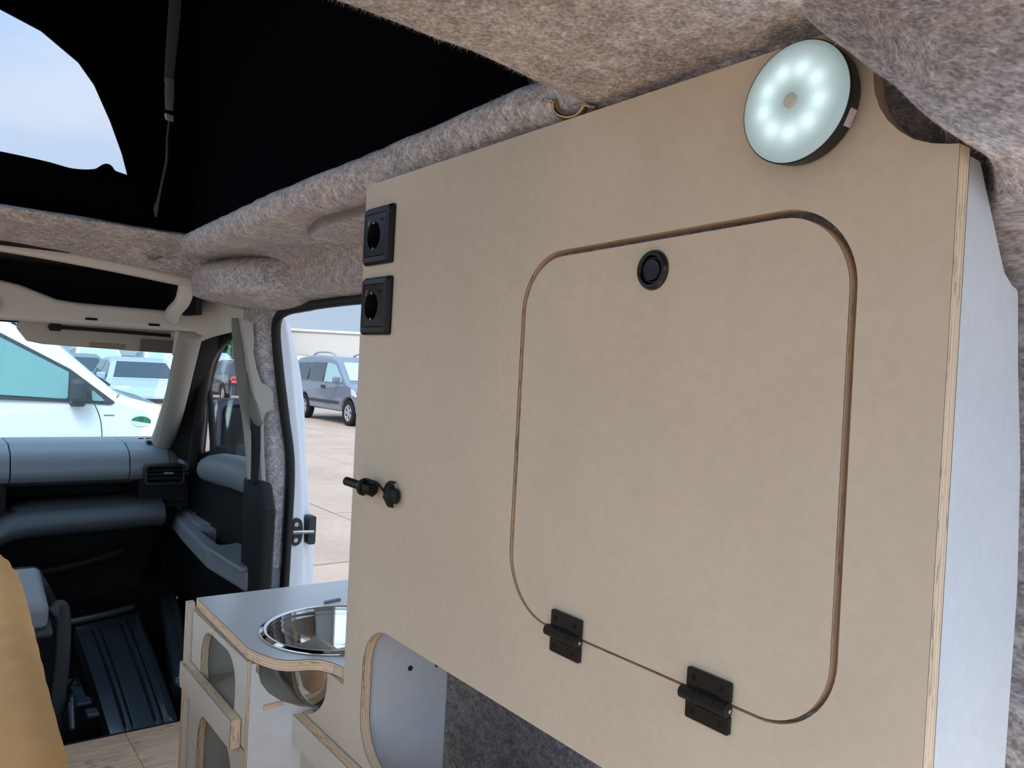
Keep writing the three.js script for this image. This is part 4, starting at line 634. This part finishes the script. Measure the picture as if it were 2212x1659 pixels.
function wheel(parent, x, z, r) {
  const w = grp('wheel', parent, [x, r, z]), k = Math.sign(z);
  mesh('tyre', lathe(rp([[r * 0.66, -0.1], [r * 0.93, -0.105, 0.03], [r, -0.08, 0.03], [r, 0.08, 0.03], [r * 0.93, 0.105, 0.03], [r * 0.66, 0.1]], 4), 32).rotateX(Math.PI / 2), (() => { const m = tyreMat; m.side = DS; return m; })(), w);
  const rim = rimGeo(r * 0.68); if (k < 0) rim.rotateY(Math.PI); mesh('rim', rim.translate(0, 0, k * 0.06), alloy, w);
  mesh('hub', new THREE.CylinderGeometry(r * 0.64, r * 0.64, 0.1, 24).rotateX(Math.PI / 2), gapBlack, w);
}
function vehicle(name, label, cat, spec, at, heading, group) {
  const c = thing(name, label, cat, [at[0], G, at[1]], group); c.rotation.y = heading;
  const { W, belt, roof, k = 0.84, paint, top, side, front, rear, wheels, r, bumper } = spec, hw = W / 2;
  const hwAt = (y) => hw * (y < belt ? 1 : mix(1, k, clamp((y - belt) / (roof - belt)))) * (y < 0.5 ? mix(0.95, 1, clamp(y / 0.5)) : 1);
  const s = [[top[0][0], 0.22, 0.05]]; const arch = [];
  for (const x of [...wheels].sort((a, b) => a - b)) for (let i = 0; i <= 10; i++) { const a = Math.PI - (i / 10) * Math.PI; const y = r + (r + 0.06) * Math.sin(a); arch.push([x + (r + 0.06) * Math.cos(a), Math.max(0.22, y)]); }
  const outline = [...top.map((p) => p).reverse(), ...arch.map((p) => [p[0], p[1]])];      // top runs rear to front; going back over the roof, then along the sill
  const body = new THREE.ExtrudeGeometry(new THREE.Shape(rp(outline, 6)), { depth: W - 0.24, bevelEnabled: true, bevelThickness: 0.12, bevelSize: 0.07, bevelOffset: -0.07, bevelSegments: 4 }).translate(0, 0, -hw + 0.12);
  const p = body.attributes.position; for (let i = 0; i < p.count; i++) p.setZ(i, (p.getZ(i) * hwAt(p.getY(i)) / hw) * (spec.taper !== undefined && p.getX(i) > spec.taper ? 1 - 0.45 * ((p.getX(i) - spec.taper) / 0.6) ** 2 : 1));
  body.computeVertexNormals(); mesh('body', body, paint, c);
  for (const [nm, poly, mat] of side) for (const sg of [-1, 1]) {
    const g = new THREE.ExtrudeGeometry(new THREE.Shape(rp(poly, 4)), { depth: 0.02, bevelEnabled: false }), q = g.attributes.position;
    for (let i = 0; i < q.count; i++) { const d = q.getZ(i); q.setZ(i, sg * (hwAt(q.getY(i)) - 0.012 + (sg > 0 ? d : 0.02 - d))); }
    g.computeVertexNormals(); mesh(nm, g, mat || carGlass, c);
  }
  for (const [nm, x0, y0, x1, y1, share, mat] of [...(front || []), ...(rear || [])]) {   // panes across the body, from (x0, y0) up to (x1, y1)
    const n = V2(y1 - y0, x0 - x1).normalize(); if (n.x * (x0 > 0 ? 1 : -1) < 0) n.negate();
    const a = Array.isArray(share) ? share : [-share, share], P = [];
    const pt = (x, y, f, o) => [x + n.x * o, y + n.y * o, f * (hwAt(y) - 0.06)];
    const pos = [], quad = (A, B, C, D) => pos.push(...A, ...B, ...C, ...A, ...C, ...D), o1 = 0.012, o0 = -0.02;
    const A = pt(x0, y0, a[0], o1), B = pt(x0, y0, a[1], o1), C = pt(x1, y1, a[1], o1), D = pt(x1, y1, a[0], o1), A0 = pt(x0, y0, a[0], o0), B0 = pt(x0, y0, a[1], o0), C0 = pt(x1, y1, a[1], o0), D0 = pt(x1, y1, a[0], o0);
    quad(A, B, C, D); quad(A0, D0, C0, B0); quad(A, A0, B0, B); quad(B, B0, C0, C); quad(C, C0, D0, D); quad(D, D0, A0, A);
    const g = new THREE.BufferGeometry(); g.setAttribute('position', new THREE.Float32BufferAttribute(pos, 3)); g.setAttribute('uv', new THREE.Float32BufferAttribute(new Float32Array(pos.length / 3 * 2), 2)); g.computeVertexNormals();
    const mm = (mat || carGlass); mm.side = DS; mesh(nm, g, mm, c);
  }
  for (const x of wheels) for (const sg of [-1, 1]) wheel(c, x, sg * (hw - 0.12), r);
  for (const [x, y] of spec.mirrors || []) for (const sg of [-1, 1]) mesh('door_mirror', new RoundedBoxGeometry(0.10, 0.17, 0.2, 3, 0.04).translate(x, y, sg * (hwAt(y) + 0.10)), spec.mirrorMat || paint, c);
  return c;
}
const paintOf = (c, r = 0.3) => phy(c, r, { clearcoat: 1, clearcoatRoughness: 0.06 });
// white panel van right in front of the windscreen, nose to the right
{
  const paint = paintOf(0xf4f7f8), tintGlass = phy(0x6fa09f, 0.03, { clearcoat: 1 }), head = -Math.atan2(0.10, 0.995);
  const v = vehicle('panel_van', 'white panel van parked across just beyond the windscreen with a green oval sticker', 'van', {
    W: 1.95, belt: 1.25, roof: 1.99, k: 0.86, paint, r: 0.33, wheels: [-2.4, 0.40],
    top: [[-3.4, 0.30, 0.05], [-3.4, 1.92, 0.1], [-1.7, 1.99, 0.2], [-0.85, 1.955, 0.3], [-0.48, 1.845, 0.3], [-0.061, 1.655, 0.2], [0.146, 1.47, 0.2], [0.358, 1.292, 0.06], [0.457, 1.255, 0.1], [0.693, 1.195, 0.15], [0.824, 1.110, 0.12], [0.985, 0.955, 0.1], [1.03, 0.75, 0.1], [1.04, 0.50, 0.1], [1.02, 0.30, 0.05]],
    side: [['window_frame', [[-1.62, 1.258, 0.03], [0.107, 1.210], [0.300, 1.200, 0.02], [0.335, 1.222, 0.01], [0.005, 1.478, 0.04], [-0.477, 1.735, 0.1], [-0.85, 1.83, 0.1], [-1.62, 1.86, 0.05]], plasticGrey]],
    front: [['windscreen', 0.30, 1.35, -0.40, 1.815, 0.93], ['grille', 1.042, 0.45, 1.042, 0.62, 0.5, plasticGrey]],
  }, [1.113, -8.094], head);
  const glass = (nm, poly) => { const g = new THREE.ExtrudeGeometry(new THREE.Shape(rp(poly, 4)), { depth: 0.012, bevelEnabled: false }), q = g.attributes.position; for (let i = 0; i < q.count; i++) { const y = q.getY(i), h = 0.975 * (y < 1.25 ? 1 : mix(1, 0.86, (y - 1.25) / 0.74)); q.setZ(i, h + 0.004 + q.getZ(i)); } g.computeVertexNormals(); return mesh(nm, g, tintGlass, v); };
  glass('side_window', [[-1.52, 1.285, 0.03], [-0.46, 1.262], [-0.004, 1.240, 0.02], [-0.002, 1.452, 0.01], [-0.476, 1.700, 0.05], [-0.85, 1.795, 0.05], [-1.52, 1.82, 0.04]]);
  glass('quarter_window', [[0.168, 1.232, 0.01], [0.268, 1.228, 0.008], [0.160, 1.322, 0.008]]);
  mesh('near_mirror', new RoundedBoxGeometry(0.11, 0.175, 0.16, 4, 0.04).translate(0.064, 1.312, 1.05), plasticGrey, v);
  mesh('mirror_foot', new RoundedBoxGeometry(0.11, 0.05, 0.14, 3, 0.02).translate(0.062, 1.212, 1.01), plasticGrey, v);
  mesh('door_seam', tube([[0.186, 1.200, 0.974], [0.210, 1.150, 0.976], [0.231, 1.085, 0.976], [0.246, 0.98, 0.976], [0.250, 0.78, 0.974], [0.250, 0.5, 0.966]], 0.004, 20, 6), plasticGrey, v);
  mesh('bonnet_seam', tube([[0.322, 1.236, 0.965], [0.345, 1.262, 0.955], [0.362, 1.284, 0.93]], 0.004, 10, 6), plasticGrey, v);
  const st = document.createElement('canvas'); st.width = 256; st.height = 144; { const g = st.getContext('2d'); g.fillStyle = '#0f7a4e'; g.fillRect(0, 0, 256, 144); g.fillStyle = '#dfe6d8'; g.beginPath(); g.moveTo(0, 62); g.lineTo(256, 104); g.lineTo(256, 144); g.lineTo(0, 144); g.fill(); g.fillStyle = '#0a5c3c'; g.beginPath(); g.arc(128, 40, 34, 0, 7); g.fill(); }
  const stt = new THREE.CanvasTexture(st); stt.colorSpace = THREE.SRGBColorSpace;
  mesh('oval_sticker', new THREE.CircleGeometry(0.5, 40).scale(0.150, 0.084, 1).translate(0.531, 1.070, 0.9775), std(0xffffff, 0.5, { map: stt }), v);
  mesh('badge', box(0.255, 1.113, 0.972, 0.331, 1.123, 0.980, 0.002), steelSoft, v);
}
const hatchTop = [[-2.0, 0.30, 0.05], [-2.02, 0.85, 0.08], [-1.80, 1.05, 0.1], [-1.45, 1.42, 0.12], [-0.2, 1.48, 0.3], [0.35, 1.38, 0.25], [1.05, 0.95, 0.12], [1.75, 0.78, 0.25], [1.98, 0.58, 0.12], [1.97, 0.28, 0.05]];
const hatch = (paint, o = {}) => ({
  W: 1.74, belt: 0.95, roof: 1.48, k: 0.74, paint, r: 0.31, wheels: [-1.25, 1.28], top: hatchTop, mirrors: [[0.72, 1.0]],
  side: [['side_window', [[-1.45, 0.98, 0.05], [-0.35, 0.96, 0.02], [-0.35, 1.37, 0.02], [-1.25, 1.36, 0.06]]], ['side_window', [[-0.28, 0.96, 0.02], [0.88, 0.95, 0.05], [0.35, 1.31, 0.06], [-0.28, 1.38, 0.02]]]],
  front: [['windscreen', 1.00, 0.985, 0.40, 1.355, 0.9], ['bonnet_air_slot', 1.985, 0.42, 1.985, 0.52, 0.45, plasticGrey], ['headlamp', 1.88, 0.60, 1.74, 0.79, [-0.97, -0.55], lampGlass], ['headlamp', 1.88, 0.60, 1.74, 0.79, [0.55, 0.97], lampGlass], ['number_plate', 1.99, 0.34, 1.99, 0.41, 0.30, plateYellow]],
  rear: [['rear_window', -1.82, 1.06, -1.50, 1.37, 0.82], ['tail_lamp', -2.035, 0.72, -1.96, 0.93, [-1.0, -0.66], redLamp], ['tail_lamp', -2.035, 0.72, -1.96, 0.93, [0.66, 1.0], redLamp], ['rear_bumper', -2.03, 0.32, -2.03, 0.58, 0.95, plasticGrey], ['number_plate', -2.04, 0.66, -2.03, 0.76, 0.28, plateYellow]], ...o,
});
const face = (fx, fz) => Math.atan2(-fz, fx);                  // heading so that the nose points along (fx, fz)
vehicle('hatchback', 'silver blue hatchback facing the van beyond the white van bonnet', 'car', hatch(paintOf(0xa9b9c6)), [4.75, -22.3], face(-0.05, 1));
vehicle('hatchback', 'grey blue hatchback peeping out between the white van and the silver blue hatchback', 'car', hatch(paintOf(0x5d6f80)), [4.0, -27.2], face(-0.05, 1));
vehicle('hatchback', 'dark hatchback seen from behind with a red tail lamp beyond the passenger door', 'car', hatch(paintOf(0x23262e)), [9.6, -29.5], face(0, -1));
vehicle('hatchback', 'pale silver car parked just behind the dark hatchback near the green tree', 'car', hatch(paintOf(0xd7dde6)), [10.9, -35.2], face(-0.25, 1));
// grey people carrier seen through the side door
const mpvTop = [[-2.15, 0.30, 0.06], [-2.2, 1.0, 0.1], [-2.12, 1.70, 0.16], [-1.2, 1.80, 0.4], [0.2, 1.76, 0.35], [0.55, 1.66, 0.2], [1.28, 1.10, 0.14], [1.95, 0.92, 0.25], [2.18, 0.62, 0.14], [2.16, 0.28, 0.06]];
const mpv = (paint, o = {}) => ({
  W: 1.83, belt: 1.08, roof: 1.80, k: 0.84, paint, r: 0.33, wheels: [-1.36, 1.40], top: mpvTop, mirrors: [[0.86, 1.16]],
  side: [['side_window', [[-1.98, 1.10, 0.06], [-1.12, 1.10, 0.02], [-1.12, 1.58, 0.02], [-1.90, 1.56, 0.10]]], ['side_window', [[-1.05, 1.10, 0.02], [-0.12, 1.09, 0.02], [-0.12, 1.60, 0.02], [-1.05, 1.59, 0.02]]], ['side_window', [[-0.04, 1.09, 0.02], [1.12, 1.08, 0.06], [0.42, 1.56, 0.08], [-0.04, 1.60, 0.02]], phy(0x8fb4b4, 0.05, { clearcoat: 1 })],
    ['side_strip', [[-0.95, 0.52, 0.02], [0.92, 0.52, 0.02], [0.92, 0.60, 0.02], [-0.95, 0.60, 0.02]], plasticGrey], ['door_handle', [[-0.22, 0.90, 0.01], [-0.10, 0.90, 0.01], [-0.10, 0.99, 0.01], [-0.22, 0.99, 0.01]], plasticGrey], ['door_handle', [[-0.06, 0.90, 0.01], [0.06, 0.90, 0.01], [0.06, 0.99, 0.01], [-0.06, 0.99, 0.01]], plasticGrey],
    ['headlamp', [[1.62, 0.80, 0.03], [1.95, 0.74, 0.03], [1.80, 0.90, 0.03], [1.55, 0.98, 0.03]], lampGlass]],
  front: [['windscreen', 1.22, 1.16, 0.62, 1.62, 0.92, phy(0xa8c8cc, 0.05, { clearcoat: 1 })], ['grille', 2.18, 0.40, 2.18, 0.56, 0.7, plasticGrey]],
  rear: [['rear_window', -2.19, 1.12, -2.14, 1.60, 0.8], ['tail_lamp', -2.22, 0.9, -2.2, 1.2, [0.8, 1.0], redLamp]], ...o,
});
{
  const c = vehicle('people_carrier', 'grey people carrier with roof rails seen through the side door', 'car', mpv(paintOf(0x69727f, 0.28)), [9.92, -20.35], face(0.02, 1));
  for (const sg of [-1, 1]) mesh('roof_rail', tube([[-1.5, 1.76, sg * 0.62], [-1.2, 1.86, sg * 0.62], [-0.2, 1.86, sg * 0.62], [0.1, 1.77, sg * 0.62]], 0.025, 24, 8), alloy, c);
}
vehicle('delivery_van', 'white van partly hidden behind the grey people carrier on its left', 'van', mpv(paintOf(0xe9ecf4)), [12.6, -30.5], face(0.1, 1));
[[4.4, -41, 'white camper van left of the fence posts far away'], [7.0, -41.5, 'white van in the far row second from the left'], [10.0, -42, 'white van in the far row behind the silver blue hatchback'], [12.6, -43, 'pale blue van at the right of the far row']].forEach(([x, z, l], i) => vehicle('parked_van', l, 'van', mpv(paintOf(i === 3 ? 0x9cc4d6 : 0xe6ebee), { W: 2.0 }), [x, z], face(-0.05, 1), 'vans in the far row'));
// hall with a blue sign
{
  const b = thing('warehouse', 'long pale cream warehouse with a blue sign beyond the grey people carrier', 'building', [27, G, -58]); b.rotation.y = -0.62;
  mesh('wall', box(-7.5, 0, -6, 22, 3.6, 6), std(0xc4c0b6, 0.8), b);
  mesh('roof_edge', box(-7.6, 3.6, -6.1, 22.1, 3.78, 6.1, 0.03), std(0xcfccc4, 0.7), b);
  mesh('sign_board', box(-3.0, 1.35, 6.02, 2.0, 2.0, 6.14, 0.03), std(0x1f4fb0, 0.5), b);
  mesh('drain_pipe', tube([[2.6, 0, 6.1], [2.6, 3.55, 6.1]], 0.07, 4), std(0xf7f7f4, 0.6), b);
  mesh('side_block', box(6, 0, 5, 14, 4.6, 9), std(0x9aa7bd, 0.7), b);
  for (const x of [7.5, 10.5]) { const f = mesh('window', box(x - 0.9, 1.8, 9.0, x + 0.9, 3.1, 9.08), std(0xdadfe4, 0.5), b); mesh('pane', box(x - 0.8, 1.9, 9.06, x + 0.8, 3.0, 9.1), carGlass, f); }
}
{
  const f = thing('board_fence', 'pale brown board fence behind the grey people carrier', 'fence', [15.6, G, -38.6]); f.rotation.y = -0.62;
  const bm = [0xb9a790, 0xad9b84, 0xc3b29c].map((c) => std(c, 0.9)), bg = box(-0.115, 0, -0.015, 0.115, 1.9, 0.015, 0.004);
  for (let i = 0; i < 32; i++) { const p = mesh('board', bg, bm[i % 3], f); p.position.set(-2.0 + i * 0.24, (hash(i, 1, 2) - 0.5) * 0.03, 0); }
  for (const y of [0.4, 1.5]) mesh('rail', box(-2.1, y, -0.06, 5.6, y + 0.09, -0.016), bm[1], f);
}
{ // low wall and mesh-fence posts far behind the silver cars
  const w = thing('low_wall', 'low cream wall far behind the parked cars', 'wall', [6, G, -49]);
  mesh('wall_face', box(-7, 0, -0.15, 12, 1.25, 0.15), std(0xd8cfae, 0.9), w); mesh('coping', box(-7.05, 1.25, -0.2, 12.05, 1.34, 0.2, 0.02), std(0x77786e, 0.8), w);
  for (let i = 0; i < 7; i++) mesh('post', new THREE.CylinderGeometry(0.05, 0.05, 2.6, 10).translate(-6 + i * 2.6, 1.3, 0.3), std(0x4c5355, 0.6), w);
}
{ // tree beyond the passenger door
  const t = thing('tree', 'green leafy tree far beyond the passenger door window', 'tree', [17.5, G, -54]);
  mesh('trunk', sweep([[0, 0, 0], [0.1, 1.2, 0], [0, 2.4, 0.1], [0.1, 3.6, 0]], [0.25, 0.2, 0.16, 0.08], [0.25, 0.2, 0.16, 0.08], [0, 0, 1], 16, 10, 2), std(0x4d4034, 0.95), t);
  const leaf = new THREE.PlaneGeometry(0.34, 0.2, 1, 1), N = 2600, im = new THREE.InstancedMesh(leaf, std(0x6da53a, 0.8, { side: DS }), N), m = new THREE.Matrix4(), q = new THREE.Quaternion(), e = new THREE.Euler(), col = new THREE.Color();
  for (let i = 0; i < N; i++) { const a = rnd() * 6.2832, b = Math.acos(2 * rnd() - 1), r = 2.2 * Math.cbrt(0.25 + 0.75 * rnd()) * (0.8 + 0.35 * vn(a * 2, b * 3, 999, 999, 6)); e.set(rnd() * 6, rnd() * 6, rnd() * 6); q.setFromEuler(e); m.compose(V3(r * Math.sin(b) * Math.cos(a) * 1.2, 3.6 + r * Math.cos(b) * 0.9, r * Math.sin(b) * Math.sin(a)), q, V3(1, 1, 1)); im.setMatrixAt(i, m); im.setColorAt(i, col.setHSL(0.24 + 0.05 * rnd(), 0.5, 0.36 + 0.22 * rnd())); }
  im.name = 'foliage'; im.userData.kind = 'stuff'; im.castShadow = im.receiveShadow = true; t.add(im);
}

renderer.render(scene, camera);
